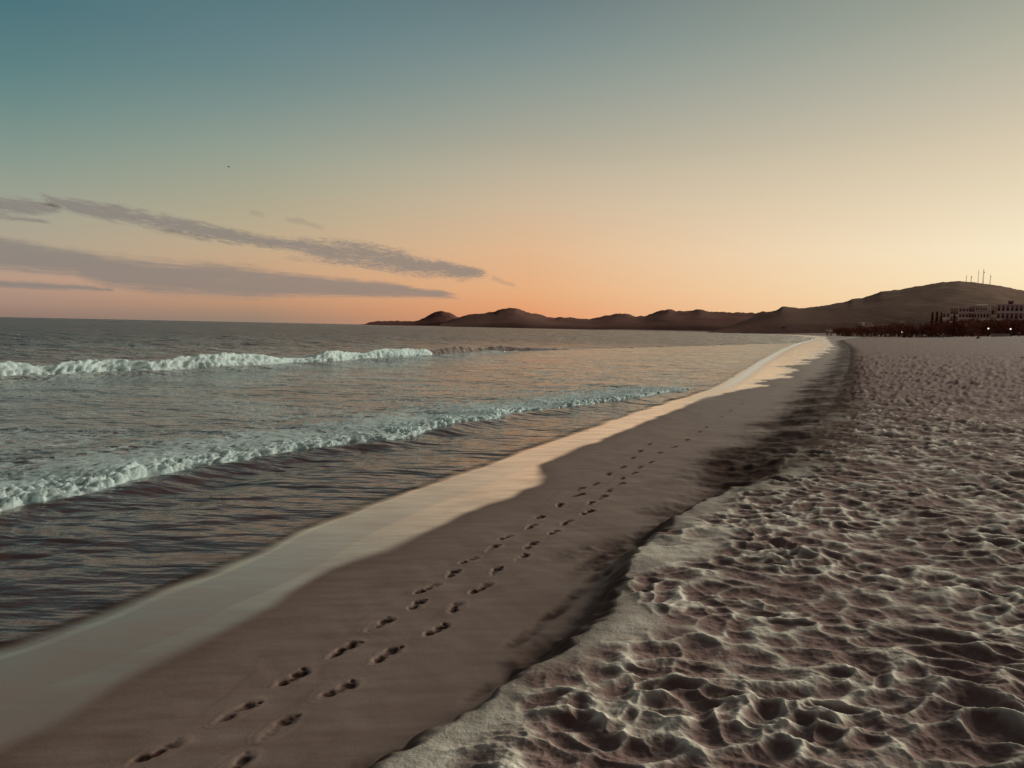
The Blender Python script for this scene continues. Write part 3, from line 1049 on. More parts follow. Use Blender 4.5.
FSC = 0.80
ORD = ['first', 'second', 'third', 'fourth', 'fifth', 'sixth', 'seventh', 'eighth', 'ninth', 'tenth', 'eleventh', 'twelfth', 'thirteenth',
       'fourteenth', 'fifteenth', 'sixteenth', 'seventeenth', 'eighteenth', 'nineteenth', 'twentieth', 'twenty-first', 'twenty-second',
       'twenty-third', 'twenty-fourth', 'twenty-fifth', 'twenty-sixth', 'twenty-seventh', 'twenty-eighth', 'twenty-ninth', 'thirtieth']
for p in PRINTS:
    na, ncx = 58, 34
    A, Cc = np.meshgrid(np.linspace(-0.18, 0.18, na), np.linspace(-0.098, 0.098, ncx), indexing='ij')
    sd = PRINTS.index(p)
    stretch = 1.0 + 0.12 * math.sin(sd * 2.3)
    FSC = 0.70 + 0.14 * random.Random(sd + 50).random()
    An = A / stretch / FSC + 0.012 * perlin(A / 0.07 + sd * 3.1, Cc / 0.07, 401)
    Cn = Cc / FSC + 0.010 * perlin(A / 0.06 + sd * 5.7, Cc / 0.06, 402)
    q_ = random.Random(sd * 7 + 3)
    kind_ = q_.random()
    wt = (q_.uniform(.6, 1), q_.uniform(.75, 1), q_.uniform(.35, 1.0), q_.uniform(.2, 1))
    if kind_ < 0.22:
        wt = (wt[0] * .35, wt[1], wt[2] * .6, wt[3])
    elif kind_ < 0.40:
        wt = (1, wt[1] * .5, wt[2], .1)
    f = foot_depth(An, Cn, p['foot'], wt)
    f = f * np.clip(0.85 + 0.5 * perlin(A / 0.035 + sd, Cc / 0.035, 403), 0, 1)
    # smeared heel drag and pushed-up rim
    drag = np.exp(-((An + 0.14) / 0.03) ** 2 - ((Cn) / 0.02) ** 2) * 0.25
    f = np.maximum(f, drag)
    rim = 0.35 * np.exp(-((np.sqrt((An / 0.165) ** 2 + (Cn / 0.075) ** 2) - 1.0) / 0.16) ** 2)
    xw = p['x'] + A * math.cos(p['ang']) - Cc * math.sin(p['ang'])
    yw = p['y'] + A * math.sin(p['ang']) + Cc * math.cos(p['ang'])
    zg = ground_base(xw.ravel(), yw.ravel()).reshape(A.shape)
    fld = ground_fields(xw.ravel(), yw.ravel())
    zg = zg + (sstep(0.1, 0.6, fld[1]) * 0.004 * fbm(xw.ravel() / 0.5 + yw.ravel() / 1.2, yw.ravel() / 0.9, 141)).reshape(A.shape)
    qe = np.sqrt((A / 0.148) ** 2 + (Cc / 0.076) ** 2)
    zz = zg + 0.0004 + 0.003 * rim * (qe < 1.0) - (0.013 + 0.008 * random.Random(sd + 90).random()) * f * (1 - sstep(0.9, 1.02, qe))
    kp = (qe[:-1, :-1] < 1.2)
    if p['d'] > 7.5:
        zz = zg + 0.004 - 0.003 * f
        kp = (f[:-1, :-1] > 0.22)
    me, _u = grid_mesh('footprint', np.stack([xw - p['x'], yw - p['y'], zz - p['z']], -1).reshape(-1, 3), na, ncx, keep=kp)
    me.flip_normals()
    dk = (0.72 + 0.25 * random.Random(sd + 20).random()) * sstep(0.08, 0.5, f) if p['d'] <= 7.5 else np.clip(1.25 * f ** 0.6, 0, 0.95)  # shade inside the print painted in, darker where it is deeper
    z0 = np.zeros_like(dk)
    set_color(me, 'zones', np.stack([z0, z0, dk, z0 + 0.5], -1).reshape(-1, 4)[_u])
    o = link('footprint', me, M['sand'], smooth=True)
    o.location = (p['x'], p['y'], p['z'])
    row = 'seaward' if p['side'] == 1 else 'landward'
    tag(o, 'dark footprint in smooth wet sand, %s in the %s row counting from the bottom edge' % (ORD[p['i']], row),
        'footprint', 'footprints leading along the wet sand')

# ------------------------------------------------------------------ hills


def ridge(name, crest, depth, width, mat, label, rough_px=0.35, foot_z=0.0, step=1.2, back=1.4, kind='structure'):
    cx = np.array([c[0] for c in crest], float)
    cy = np.array([c[1] for c in crest], float)
    px = np.arange(cx[0], cx[-1] + 0.01, step)
    py = np.interp(px, cx, cy)
    k = np.array([1, 2, 1]) / 4
    py = np.convolve(np.pad(py, 1, 'edge'), k, 'valid')
    rough = rough_px * (perlin(px / 6.0, px * 0 + 0.4, 501) + 0.6 * perlin(px / 2.6, px * 0 + 4.4, 502))
    P = np.array([at_depth(a, b, depth) for a, b in zip(px, py)])
    rough = rough * depth / F_PX
    kk = np.hanning(45)
    kk /= kk.sum()
    zsm = np.convolve(np.pad(P[:, 2], 22, 'edge'), kk, 'valid')
    fr = np.concatenate([np.linspace(0, 0.9, 14), [0.95, 1.0], 1 + np.linspace(0, 1, 6)[1:]])
    V = []
    for f in fr:
        if f <= 1:
            y = P[:, 1] - width * (1 - f)
            g = f ** 0.62
        else:
            y = P[:, 1] + width * back * (f - 1)
            g = (2 - f)
        x = P[:, 0] * (y / P[:, 1])
        bl = float(sstep(0.35, 1.0, min(f, 2 - f)))
        zc = np.maximum(zsm * (1 - bl) + P[:, 2] * bl - foot_z, 0.3)
        nz = 0.05 * perlin(x / (width * 0.35), y / (width * 0.3) + px * 0, 511) + 0.025 * perlin(x / (width * 0.12), y / (width * 0.1) + px * 0, 512)
        gg = g + nz * (1 - abs(1 - f)) * (abs(1 - f)) * 3.0 if f <= 1 else g + 0 * nz
        zv = foot_z - (3 if f in (0.0, 2.0) else 0) + zc * np.minimum(np.maximum(gg, 0), 0.985 if f < 1 else 1.0) + rough * float(sstep(0.88, 1.0, f)) * (f <= 1)
        V.append(np.stack([x, y, zv], -1))
    V = np.array(V)
    me, _ = grid_mesh(name, V.reshape(-1, 3), len(fr), len(px))
    o = link(name, me, mat, smooth=True)
    tag(o, label, 'hill', kind=kind)
    return o


HEAD = [(360, 325.5), (365, 324.2), (369, 322), (381, 321), (397, 320.8), (415, 321.2), (420, 319.6), (428, 315.3), (434, 312.4), (442, 310.9), (450, 313),
        (458, 317.0), (466, 319.5), (476, 323), (486, 327)]
MID = [(440, 325), (448, 321), (458, 317.6), (467, 315), (483, 313), (494, 312.2), (498, 309.5), (506, 308.3), (515.6, 307.7), (525, 311.4), (539, 314.5),
       (554.7, 318.2), (560.5, 317), (578, 318), (590, 319.2), (603.5, 316), (617, 314), (627, 313.4), (635, 316), (644, 316), (656, 312), (662, 310.2),
       (668, 308.8), (676, 311), (691, 311), (700, 309), (712, 311.8), (734, 312.4), (753, 313.2), (765, 311.4), (778, 311), (800, 314), (840, 320), (880, 330)]
HILL = [(708, 333), (730, 326), (752, 318), (770, 312), (777, 310), (782, 306.5), (800, 308), (814, 307), (828, 304.8), (836, 303.4), (848, 301.2), (852, 299), (863, 298),
        (872, 295), (881, 291.6), (902, 289.2), (922, 285.4), (941, 282.4), (959, 281), (980, 283), (1000, 285.8), (1011, 288.2), (1024, 290.3),
        (1060, 295), (1120, 300), (1200, 306), (1300, 318)]
ridge('headland', HEAD, 4300, 260, M['headland'], 'low dark rocky headland ending the hills at the sea horizon', 0.55)
ridge('distant_hills', MID, 3100, 420, M['far'], 'dark reddish chain of hills across the bay', 0.75)
ridge('hillside', HILL, 1750, 560, M['hill'], 'broad brown hill with radio masts on its top behind the beach', 0.42, foot_z=2.0)


def height_z(px, py, depth):
    return float(at_depth(px, py, depth)[2])


def gz(x, y):
    return float(ground_base(np.array([float(x)]), np.array([float(y)]))[0])


# ------------------------------------------------------------------ radio masts on the hill
def mast(px, ytop, ybase, heavy, label):
    D = 1752
    b0 = at_depth(px, ybase + 0.8, D)
    H = height_z(px, ytop, D) - b0[2]
    root = empty('radio_mast', tuple(b0))
    tag(root, label, 'mast', 'radio masts on the hilltop')
    w = 1.15 * heavy
    fr = MB()
    n = 9
    for k in range(3):
        a0 = 2 * math.pi * k / 3 + 0.4
        a1 = a0 + 2 * math.pi / 3
        fr.tube((w * math.cos(a0), w * math.sin(a0), 0), (0.45 * w * math.cos(a0), 0.45 * w * math.sin(a0), H * 0.86), 0.22 * heavy, 0.16 * heavy, 5)
        for i in range(n):
            f0, f1 = i / n, (i + 1) / n
            r0, r1 = w * (1 - 0.55 * f0), w * (1 - 0.55 * f1)
            fr.tube((r0 * math.cos(a0), r0 * math.sin(a0), H * 0.86 * f0), (r1 * math.cos(a1), r1 * math.sin(a1), H * 0.86 * f1), 0.1 * heavy, 0.1 * heavy, 4)
    fr.build('lattice_frame', M['metal'], root)
    MB().tube((0, 0, H * 0.86), (0, 0, H), 0.22 * heavy, 0.10, 5).build('antenna', M['metal'], root)
    MB().tube((0.5 * w, -0.6 * w, H * 0.7), (0.5 * w, -0.6 * w - 0.5, H * 0.7), 0.9 * heavy, 0.9 * heavy, 10).build('dish', M['metal'], root)


mast(966.2, 274.6, 281.2, 0.75, 'short radio mast at the left end of the row on the hilltop')
mast(971.0, 274.9, 281.8, 0.95, 'short radio mast next to the left end of the row on the hilltop')
mast(978.0, 268.8, 282.6, 0.75, 'tall slender radio mast in the middle of the hilltop row')
mast(983.0, 267.6, 283.2, 1.25, 'tallest and thickest radio mast, fourth from the left on the hilltop')
mast(990.0, 273.4, 284.2, 0.95, 'medium radio mast at the right end of the row on the hilltop')


# ------------------------------------------------------------------ buildings behind the beach
def building(name, px0, px1, ytop, depth, floors, bays, wall, label, group='hotels behind the trees', roof='flat', rise=1.0, arches=False, ybase=None,
             cornice=None, deep=12.0, trim=None):
    p0, p1 = at_depth(px0, ytop, depth), at_depth(px1, ytop, depth)
    wd = p1[0] - p0[0]
    cx = (p0[0] + p1[0]) / 2
    zb_ = gz(cx, depth) if ybase is None else height_z((px0 + px1) / 2, ybase, depth)
    H = (p0[2] + p1[2]) / 2 - zb_
    rz = -math.atan2(cx, depth) * 0.96
    root = empty(name, (cx, depth, zb_), rz)
    tag(root, label, 'building', group)
    hw = wd / 2
    MB().box(-hw, hw, 0, deep, -1.0, H).build('wall', M[wall], root)
    cm = M[cornice or wall]
    if roof == 'flat':
        MB().box(-hw - 0.25, hw + 0.25, -0.25, deep + 0.25, H + 0.003, H + rise * 0.7).build('roof', cm, root)
    else:
        MB().gable(-hw - 0.4, hw + 0.4, -0.4, deep + 0.4, H + 0.003, H + rise * 2.2).build('roof', M['roof'], root)
    fh = H / floors
    bw = wd / bays
    for f in range(floors):
        z0 = f * fh
        if floors > 1 and f > 0:
            MB().box(-hw + 0.1, hw - 0.1, -0.9, -0.003, z0 - 0.12, z0 + 0.12).box(-hw + 0.1, hw - 0.1, -0.9, -0.82, z0 + 0.12, z0 + 0.75).build(
                'balcony', M[trim or 'render_white'], root)
        for k in range(bays):
            x0 = -hw + bw * (k + 0.2)
            x1 = -hw + bw * (k + 0.8)
            mb = MB().box(x0, x1, -0.06, -0.004, z0 + fh * 0.25, z0 + fh * 0.68)
            if arches:
                vs, n = [], 8
                for s in (-0.06, -0.004):
                    for i in range(n + 1):
                        t = math.pi * i / n
                        vs.append(((x0 + x1) / 2 + (x1 - x0) / 2 * math.cos(t), s, z0 + fh * 0.74 + 0.003 + fh * 0.18 * math.sin(t)))
                mb.add(vs, [tuple(range(n + 1)), tuple(reversed(range(n + 1, 2 * n + 2)))] + [(i, i + n + 1, i + n + 2, i + 1) for i in range(n)])
            mb.build('window', M['glass'], root)
    return root


building('hotel_tower', 959.6, 968.4, 307.2, 470, 5, 3, 'render_pale', 'tall pale hotel tower with a bright white cornice, above the tree belt', cornice='render_white', rise=1.2)
building('hotel_tower', 969.2, 974.6, 307.6, 478, 5, 2, 'render_brown', 'narrow brownish tower joined to the right of the white-topped hotel', trim='render_pale')
building('apartment_block', 943.2, 949.8, 311.0, 560, 3, 2, 'render_grey', 'plain grey block between the tall narrow trees')
building('apartment_block', 951.2, 958.6, 309.2, 600, 4, 3, 'render_brown', 'dim block just left of the white-topped hotel tower')
building('hotel_block', 975.3, 991.0, 311.5, 500, 3, 6, 'render_pale', 'wide three-storey hotel block with long pale balconies')
building('apartment_block', 976.5, 987.0, 305.5, 620, 4, 5, 'render_grey', 'grey-green block rising behind the wide hotel with balconies', roof='gable', rise=0.5)
building('hotel_block', 991.6, 999.2, 307.4, 490, 3, 2, 'render_ochre', 'small yellowish hotel wing between two pale blocks')
hb = building('grand_hotel', 1000.0, 1034.0, 305.2, 480, 4, 9, 'render_pale', 'long pale hotel with arched windows and a dark roof pavilion', arches=True)
pv = at_depth(1011.8, 304.5, 480)
lp = hb.matrix_world
root = hb
px_w = (at_depth(1014.8, 300, 480)[0] - at_depth(1008.6, 300, 480)[0]) / 2
cxh = hb.location.x
H_ = (at_depth(1000, 305.2, 480)[2] + at_depth(1034, 305.2, 480)[2]) / 2 - hb.location.z
ox = pv[0] - cxh
pz = height_z(1011.8, 300.2, 480) - hb.location.z
MB().box(ox - px_w * .7, ox + px_w * .7, 1.2, 4.5, H_ + 0.7, pz - 0.8).gable(ox - px_w, ox + px_w, 0.7, 5.0, pz - 0.797, pz).build('roof_pavilion', M['roof'], root)
building('apartment_block', 1038.0, 1066.0, 306.5, 500, 4, 6, 'render_ochre', 'ochre block beyond the long arched hotel')
# low far buildings along the curve of the bay
building('beach_house', 872.2, 878.4, 325.6, 860, 2, 3, 'render_pale', 'low pale house with lamps in front at the foot of the hill', 'far beachside buildings', rise=1.0)
building('beach_house', 880.6, 887.6, 326.6, 840, 1, 3, 'render_brown', 'low brown building right of the pale lamp-lit house', 'far beachside buildings', roof='gable')
building('beach_house', 889.2, 897.5, 327.6, 800, 1, 3, 'render_grey', 'long low grey building left of the dark tree belt', 'far beachside buildings')
building('beach_house', 858.4, 864.2, 321.4, 1120, 2, 2, 'render_grey', 'small grey house on the lower slope above the dark shore band', 'far beachside buildings', ybase=324.5, roof='gable')
building('beach_house', 865.4, 871.6, 322.6, 1100, 2, 2, 'render_pale', 'small pale house beside the lowest slope of the hill', 'far beachside buildings', ybase=325.5)
building('beach_house', 900.0, 904.4, 320.6, 1060, 2, 2, 'render_ochre', 'ochre house showing above the left end of the tree belt', 'far beachside buildings')
building('hillside_villa', 917.6, 921.6, 312.6, 1290, 1, 2, 'render_grey', 'lone grey villa halfway up the brown hill', 'houses on the hill', ybase=314.8)
building('bay_house', 784.4, 787.4, 326.4, 1225, 2, 2, 'render_pale', 'tiny pale house at the foot of the hills across the bay, left one of two', 'houses across the bay', ybase=330.2, deep=9)
building('bay_house', 788.6, 791.6, 325.8, 1230, 2, 2, 'render_white', 'tiny white house at the foot of the hills across the bay, right one of two', 'houses across the bay', ybase=330.2, deep=9)
building('beach_bar', 826.2, 828.6, 330.4, 620, 1, 2, 'render_white', 'small whitish hut where the waterline meets the far shore', 'far beachside buildings', ybase=334.3, deep=5)
building('beach_bar', 829.8, 832.4, 330.0, 625, 1, 2, 'render_white', 'small whitish hut just right of the other hut on the far shore', 'far beachside buildings', ybase=334.5, deep=5, roof='gable', rise=.4)
building('bay_house', 496.0, 498.6, 321.6, 2790, 1, 2, 'render_ochre', 'speck of a pale house on the hills above the bay', 'houses across the bay', ybase=323.0, deep=9)

# ------------------------------------------------------------------ trees
LEAF_N = 520


def crown_mesh(name, h, w, lobes, seed, base=0.25, leaf=0.34):
    r = random.Random(seed)
    mb = MB()
    L = [(r.uniform(-.5, .5) * w, r.uniform(-.5, .5) * w, h * r.uniform(base + .12, .84), r.uniform(.24, .42) * w) for _ in range(lobes)]
    for _ in range(LEAF_N):
        c = r.choice(L)
        v = Vector((r.gauss(0, 1), r.gauss(0, 1), r.gauss(0, 1))).normalized() * (c[3] * r.uniform(.55, 1.08))
        p = Vector((c[0] + v.x, c[1] + v.y, max(c[2] + v.z * (1.15 if h > 2.2 * w else .9), h * base * .7)))
        t = Vector((r.gauss(0, 1), r.gauss(0, 1), r.gauss(0, 1))).normalized()
        q = t.orthogonal().normalized()
        s = leaf * r.uniform(.6, 1.3)
        mb.add([p - t * s, p + q * s * .5, p + t * s, p - q * s * .5], [(0, 1, 2, 3)])
    me = bpy.data.meshes.new(name)
    me.from_pydata(mb.v, [], mb.f)
    me.materials.append(M['foliage'])
    return me


def trunk_mesh(h, w, seed):
    r = random.Random(seed)
    mb = MB()
    mb.tube((0, 0, -0.4), (0.1, 0.05, h * .35), 0.22, 0.15, 7)
    for k in range(4):
        a = 2 * math.pi * k / 4 + r.random()
        mb.tube((0.1, 0.05, h * .33), (w * .3 * math.cos(a), w * .3 * math.sin(a), h * r.uniform(.6, .75)), 0.12, 0.05, 5)
    me = bpy.data.meshes.new('trunk')
    me.from_pydata(mb.v, [], mb.f)
    me.materials.append(M['bark'])
    return me


BUSH = [(crown_mesh('crown', 5.0, 5.2, 9, 21, .05), trunk_mesh(5.0, 5.2, 31)), (crown_mesh('crown', 5.0, 4.4, 8, 22, .08), trunk_mesh(5.0, 4.4, 32)),
        (crown_mesh('crown', 5.0, 6.2, 11, 23, .03), trunk_mesh(5.0, 6.2, 33))]
def spire_mesh(name, h, w, seed):
    r = random.Random(seed)
    mb = MB()
    for _ in range(420):
        f = r.random()
        rad = w * (0.25 + 0.75 * min(1, f * 5)) * (1 - 0.72 * f ** 2.2) * math.sqrt(r.random())
        a = r.uniform(0, 6.283)
        p = Vector((rad * math.cos(a), rad * math.sin(a), h * (0.06 + 0.93 * f)))
        t = Vector((r.gauss(0, .5), r.gauss(0, .5), 1)).normalized()
        q = t.orthogonal().normalized()
        q.rotate(Matrix.Rotation(r.uniform(0, 6.28), 3, t))
        s = r.uniform(.22, .45)
        mb.add([p - t * s, p + q * s * .45, p + t * s, p - q * s * .45], [(0, 1, 2, 3)])
    me = bpy.data.meshes.new(name)
    me.from_pydata(mb.v, [], mb.f)
    me.materials.append(M['foliage'])
    return me


TALL = [(spire_mesh('crown', 9.0, 0.62, 24), trunk_mesh(9.0, 0.6, 34)), (spire_mesh('crown', 9.0, 0.75, 25), trunk_mesh(9.0, 0.6, 35))]


def tree(name, meshes, px, ytop, depth, label, group, base_h, rz=0.0, wide=1.0):
    p = at_depth(px, ytop, depth)
    z0 = gz(p[0], depth)
    s = max((p[2] - z0) / base_h, 0.15)
    root = empty(name, (p[0], depth, z0), rz)
    root.scale = (s * wide, s * wide, s)
    tag(root, label, 'tree', group)
    for nm, me in (('crown', meshes[0]), ('trunk', meshes[1])):
        o = bpy.data.objects.new(nm, me)
        COL.objects.link(o)
        o.parent = root


rt = random.Random(5)
tall = [(932.6, 312.6, 330, 'narrow dark cypress at the left end of the row of three'),
        (937.2, 311.4, 334, 'narrow dark cypress in the middle of the row of three'),
        (941.6, 312.6, 331, 'narrow dark cypress at the right end of the row of three'),
        (954.6, 313.8, 336, 'narrow dark cypress standing alone left of the white-topped hotel')]
for k, (px, yt, D, lb) in enumerate(tall):
    tree('cypress_tree', TALL[k % 2], px, yt, D, lb, 'tall narrow trees', 9.0, rz=k * 1.3)
k = 0
px = 906.0
while px < 1062:
    f = (px - 906) / 120
    yt = 325.0 - 4.0 * min(1, max(0, (px - 915) / 60)) + rt.uniform(-2.4, 1.8)
    tree('bushy_tree', BUSH[k % 3], px, yt, 345 + rt.uniform(-18, 22), 'dark bushy tree in the dense belt in front of the hotels', 'dark trees in the belt before the hotels', 5.0,
         rz=rt.uniform(0, 6), wide=rt.uniform(.75, 1.0))
    px += rt.uniform(3.8, 6.4)
    k += 1
px = 838.0
while px < 908:
    yt = 328.4 - 3.4 * (px - 838) / 68 + rt.uniform(-1.0, .9)
    tree('low_tree', BUSH[k % 3], px, yt, 640 - 2.6 * (px - 838) + rt.uniform(-15, 15), 'low dark tree in the thin line behind the far end of the beach',
         'low trees behind the far beach', 5.0, rz=rt.uniform(0, 6), wide=rt.uniform(1.0, 1.5))
    px += rt.uniform(3.6, 5.6)
    k += 1


# ------------------------------------------------------------------ lamps
def lamp(px, py, depth, r, mat, label):
    p = at_depth(px, py, depth)
    z0 = gz(p[0], depth)
    h = p[2] - z0
    root = empty('street_lamp', (p[0], depth, z0))
    tag(root, label, 'lamp', 'lit lamps at the back of the beach')
    MB().tube((0, 0, -0.3), (0, 0, h - r), 0.09, 0.06, 8).tube((0, 0, -0.05), (0, 0, 0.35), 0.16, 0.12, 8).build('pole', M['pole'], root)
    MB().ball((0, 0, h), r, r, r).build('lamp_globe', M[mat], root, True)
    MB().tube((0, 0, h + r * 0.98), (0, 0, h + r * 1.35), r * .7, r * .2, 8).build('lamp_cap', M['pole'], root)


lamp(988.4, 328.6, 300, 0.30, 'lamp', 'bright white lamp before the dark trees, above the low pale wall')
lamp(1010.6, 329.0, 300, 0.30, 'lamp', 'bright white lamp above two standing people at the right')
lamp(902.2, 332.0, 470, 0.52, 'lamp', 'small lamp at the left end of the dark tree belt')
lamp(877.3, 333.4, 560, 0.55, 'lamp', 'small bright lamp before the low pale house')
lamp(885.3, 332.8, 560, 0.60, 'lamp_dim', 'dim pinkish lamp before the low brown building')
lamp(872.6, 333.4, 570, 0.42, 'lamp_dim', 'faintest lamp, left of the small bright one before the pale house')

# low wall under the lamps
pA, pB = at_depth(991.5, 331.2, 285), at_depth(1010, 331.6, 285)
zA = gz((pA[0] + pB[0]) / 2, 285)
rt_ = empty('low_wall', ((pA[0] + pB[0]) / 2, 285, zA))
tag(rt_, 'low pale wall at the back of the beach between the two bright lamps', 'wall')
hw = (pB[0] - pA[0]) / 2
zt = 0.9
MB().box(-hw, hw, 0, 0.3, -0.3, zt).build('wall_body', M['render_grey'], rt_)
MB().box(-hw - .05, hw + .05, -.06, .36, zt + .003, zt + .12).build('coping', M['render_pale'], rt_)


# ------------------------------------------------------------------ people
def skin_mesh(name, verts, edges, radii, root_i, mat, parent):
    me = bpy.data.meshes.new(name)
    me.from_pydata(verts, edges, [])
    o = bpy.data.objects.new(name, me)
    COL.objects.link(o)
    md = o.modifiers.new('skin', 'SKIN')
    md.use_smooth_shade = True
    for i, sv in enumerate(me.skin_vertices[0].data):
        r = radii[i]
        sv.radius = r if isinstance(r, tuple) else (r, r)
        sv.use_root = (i == root_i)
    o.modifiers.new('sub', 'SUBSURF').levels = 1
    bpy.context.view_layer.update()
    dg = bpy.context.evaluated_depsgraph_get()
    nm = bpy.data.meshes.new_from_object(o.evaluated_get(dg))
    bpy.data.objects.remove(o)
    return link(name, nm, mat, parent, True)


def person(px, py, depth, face, pose, top, bottom, label):
    p = at_depth(px, py, depth)
    z0 = gz(p[0], depth)
    root = empty('person', (p[0], depth, z0), face)
    tag(root, label, 'person', 'people on the far beach')
    if pose == 'sit':
        pel, kn, an, toe = 0.14, (0.42, 0.46), (0.62, 0.07), (0.74, 0.04)
        J = {'pel': (0, 0, pel), 'belly': (0.03, 0, pel + .18), 'chest': (0.09, 0, pel + .40), 'neck': (0.13, 0, pel + .56), 'chin': (0.15, 0, pel + .63), 'head': (0.16, 0, pel + .74)}
        for s, n in ((1, 'l'), (-1, 'r')):
            J['hip' + n] = (0.02, .10 * s, pel)
            J['kn' + n] = (kn[0], .13 * s, kn[1])
            J['an' + n] = (an[0], .12 * s, an[1])
            J['toe' + n] = (toe[0], .13 * s, toe[1])
            J['sh' + n] = (0.10, .19 * s, pel + .48)
            J['el' + n] = (0.28, .24 * s, pel + .28)
            J['wr' + n] = (0.44, .12 * s, pel + .36)
            J['ha' + n] = (0.50, .06 * s, pel + .36)
    else:
        st = 0.16 if pose == 'walk' else 0.03
        J = {'pel': (0, 0, .93), 'belly': (0.01, 0, 1.10), 'chest': (0.02, 0, 1.30), 'neck': (0.02, 0, 1.47), 'chin': (0.03, 0, 1.53), 'head': (0.04, 0, 1.64)}
        for s, n in ((1, 'l'), (-1, 'r')):
            J['hip' + n] = (0, .09 * s, .90)
            J['kn' + n] = (st * s * .8 + .03, .10 * s, .49)
            J['an' + n] = (st * s * 1.5 - .02, .10 * s, .08)
            J['toe' + n] = (st * s * 1.5 + .14, .12 * s, .035)
            J['sh' + n] = (0.01, .19 * s, 1.42)
            J['el' + n] = (-st * s * .5 - .02, .25 * s, 1.13)
            J['wr' + n] = (-st * s * .8 + .06, .26 * s, .88)
            J['ha' + n] = (-st * s * .8 + .09, .25 * s, .80)
    rad = {'pel': (.13, .11), 'belly': (.125, .10), 'chest': (.145, .11), 'neck': .055, 'chin': .07, 'head': (.085, .10)}
    for n in 'lr':
        rad.update({'hip' + n: .085, 'kn' + n: .058, 'an' + n: .04, 'toe' + n: .035, 'sh' + n: .06, 'el' + n: .043, 'wr' + n: .03, 'ha' + n: .035})
    E = [('pel', 'belly'), ('belly', 'chest'), ('chest', 'neck'), ('neck', 'chin'), ('chin', 'head')]
    for n in 'lr':
        E += [('pel', 'hip' + n), ('hip' + n, 'kn' + n), ('kn' + n, 'an' + n), ('an' + n, 'toe' + n), ('chest', 'sh' + n), ('sh' + n, 'el' + n), ('el' + n, 'wr' + n), ('wr' + n, 'ha' + n)]

    def make(name, keys, grow, mat):
        ks = [k for k in J if k in keys]
        ix = {k: i for i, k in enumerate(ks)}
        ed = [(ix[a], ix[b]) for a, b in E if a in ix and b in ix]
        rd = []
        for k in ks:
            r = rad[k]
            rd.append(tuple(q + grow for q in r) if isinstance(r, tuple) else r + grow)
        rootk = 'pel' if 'pel' in ix else 'chest'
        return skin_mesh(name, [J[k] for k in ks], ed, rd, ix[rootk], mat, root)
    make('body', set(J), 0, M['skin'])
    make('shirt', {'belly', 'chest', 'shl', 'shr', 'ell', 'elr'}, .022, M[top])
    make('trousers', {'pel', 'hipl', 'hipr', 'knl', 'knr', 'anl', 'anr'}, .02, M[bottom])
    hd = J['head']
    MB().ball((hd[0] - .02, 0, hd[2] + .045), .105, .098, .10).build('hair', M['hair'], root, True)


person(943.0, 336.6, 225, R(100), 'walk', 'cloth_dark', 'cloth_dark', 'person in dark clothes standing on the sand below the three cypresses')
person(938.8, 335.6, 250, R(60), 'walk', 'cloth_mid', 'cloth_dark', 'smaller person in faded clothes just left of the one below the cypresses')
person(977.2, 337.6, 190, R(-10), 'sit', 'cloth_dark', 'cloth_dark', 'person sitting low on the open sand, dark clothes, below the hotels')
person(1011.0, 336.6, 235, R(80), 'stand', 'cloth_dark', 'cloth_dark', 'person standing on the sand right under the right-hand bright lamp')
person(1019.0, 336.6, 235, R(120), 'stand', 'cloth_dark', 'cloth_mid', 'person standing nearest the right edge of the beach view')

# weed clump on the sand
p = ground_point(910.4, 337.6)
r_ = random.Random(3)
mb = MB()
for _ in range(60):
    a, q = r_.uniform(0, 6.28), r_.uniform(0, .5)
    x, y = q * math.cos(a) * 1.3, q * math.sin(a)
    zt = .32 * (1 - q / .55)
    mb.tube((x, y, -0.05), (x + r_.uniform(-.3, .3), y + r_.uniform(-.3, .3), zt + .05), .05, .015, 5)
wd = mb.build('seaweed_clump', M['weed'])
wd.location = p
tag(wd, 'small dark clump of seaweed lying alone on the far sand', 'seaweed')

# ------------------------------------------------------------------ bird
pb = at_depth(228.6, 166.8, 150)
rb_ = empty('bird', tuple(pb), R(35))
tag(rb_, 'tiny grey gull gliding high over the sea at upper left', 'bird')
MB().ball((0, 0, 0), .23, .07, .065, 12, 8).ball((.22, 0, .03), .06, .045, .045).tube((.26, 0, .03), (.33, 0, .015), .016, .004, 6).add(
    [(-.2, -.03, 0), (-.2, .03, 0), (-.36, .08, .01), (-.36, -.08, .01), (-.2, 0, .02)], [(0, 1, 2, 3), (4, 1, 0)]).build('body', M['feather'], rb_, True)
for s in (1, -1):
    vs = [(.08, .04 * s, .03), (.10, .28 * s, .13), (.0, .58 * s, .06), (-.05, .56 * s, .055), (-.06, .28 * s, .115), (-.08, .04 * s, .02)]
    vs2 = [(x, y, z_ - .018) for x, y, z_ in vs]
    n = len(vs)
    MB().add(vs + vs2, [tuple(range(n)), tuple(reversed(range(n, 2 * n)))] + [(i, (i + 1) % n, n + (i + 1) % n, n + i) for i in range(n)]).build('wing', M['feather'], rb_)

# ------------------------------------------------------------------ clouds: thin sheets at 1.5 km
CM_BAND = cloud_material('cloud_band', 0.80, 700.0, (1.0, 0.5, 1.0), 0.95)
CM_MOT = cloud_material('cloud_mottled', 0.82, 150.0, (1.0, 0.36, 1.0), 1.7)
CM_FAINT = cloud_material('cloud_faint', 0.30, 160.0, (1.0, 0.4, 1.0), 1.4)


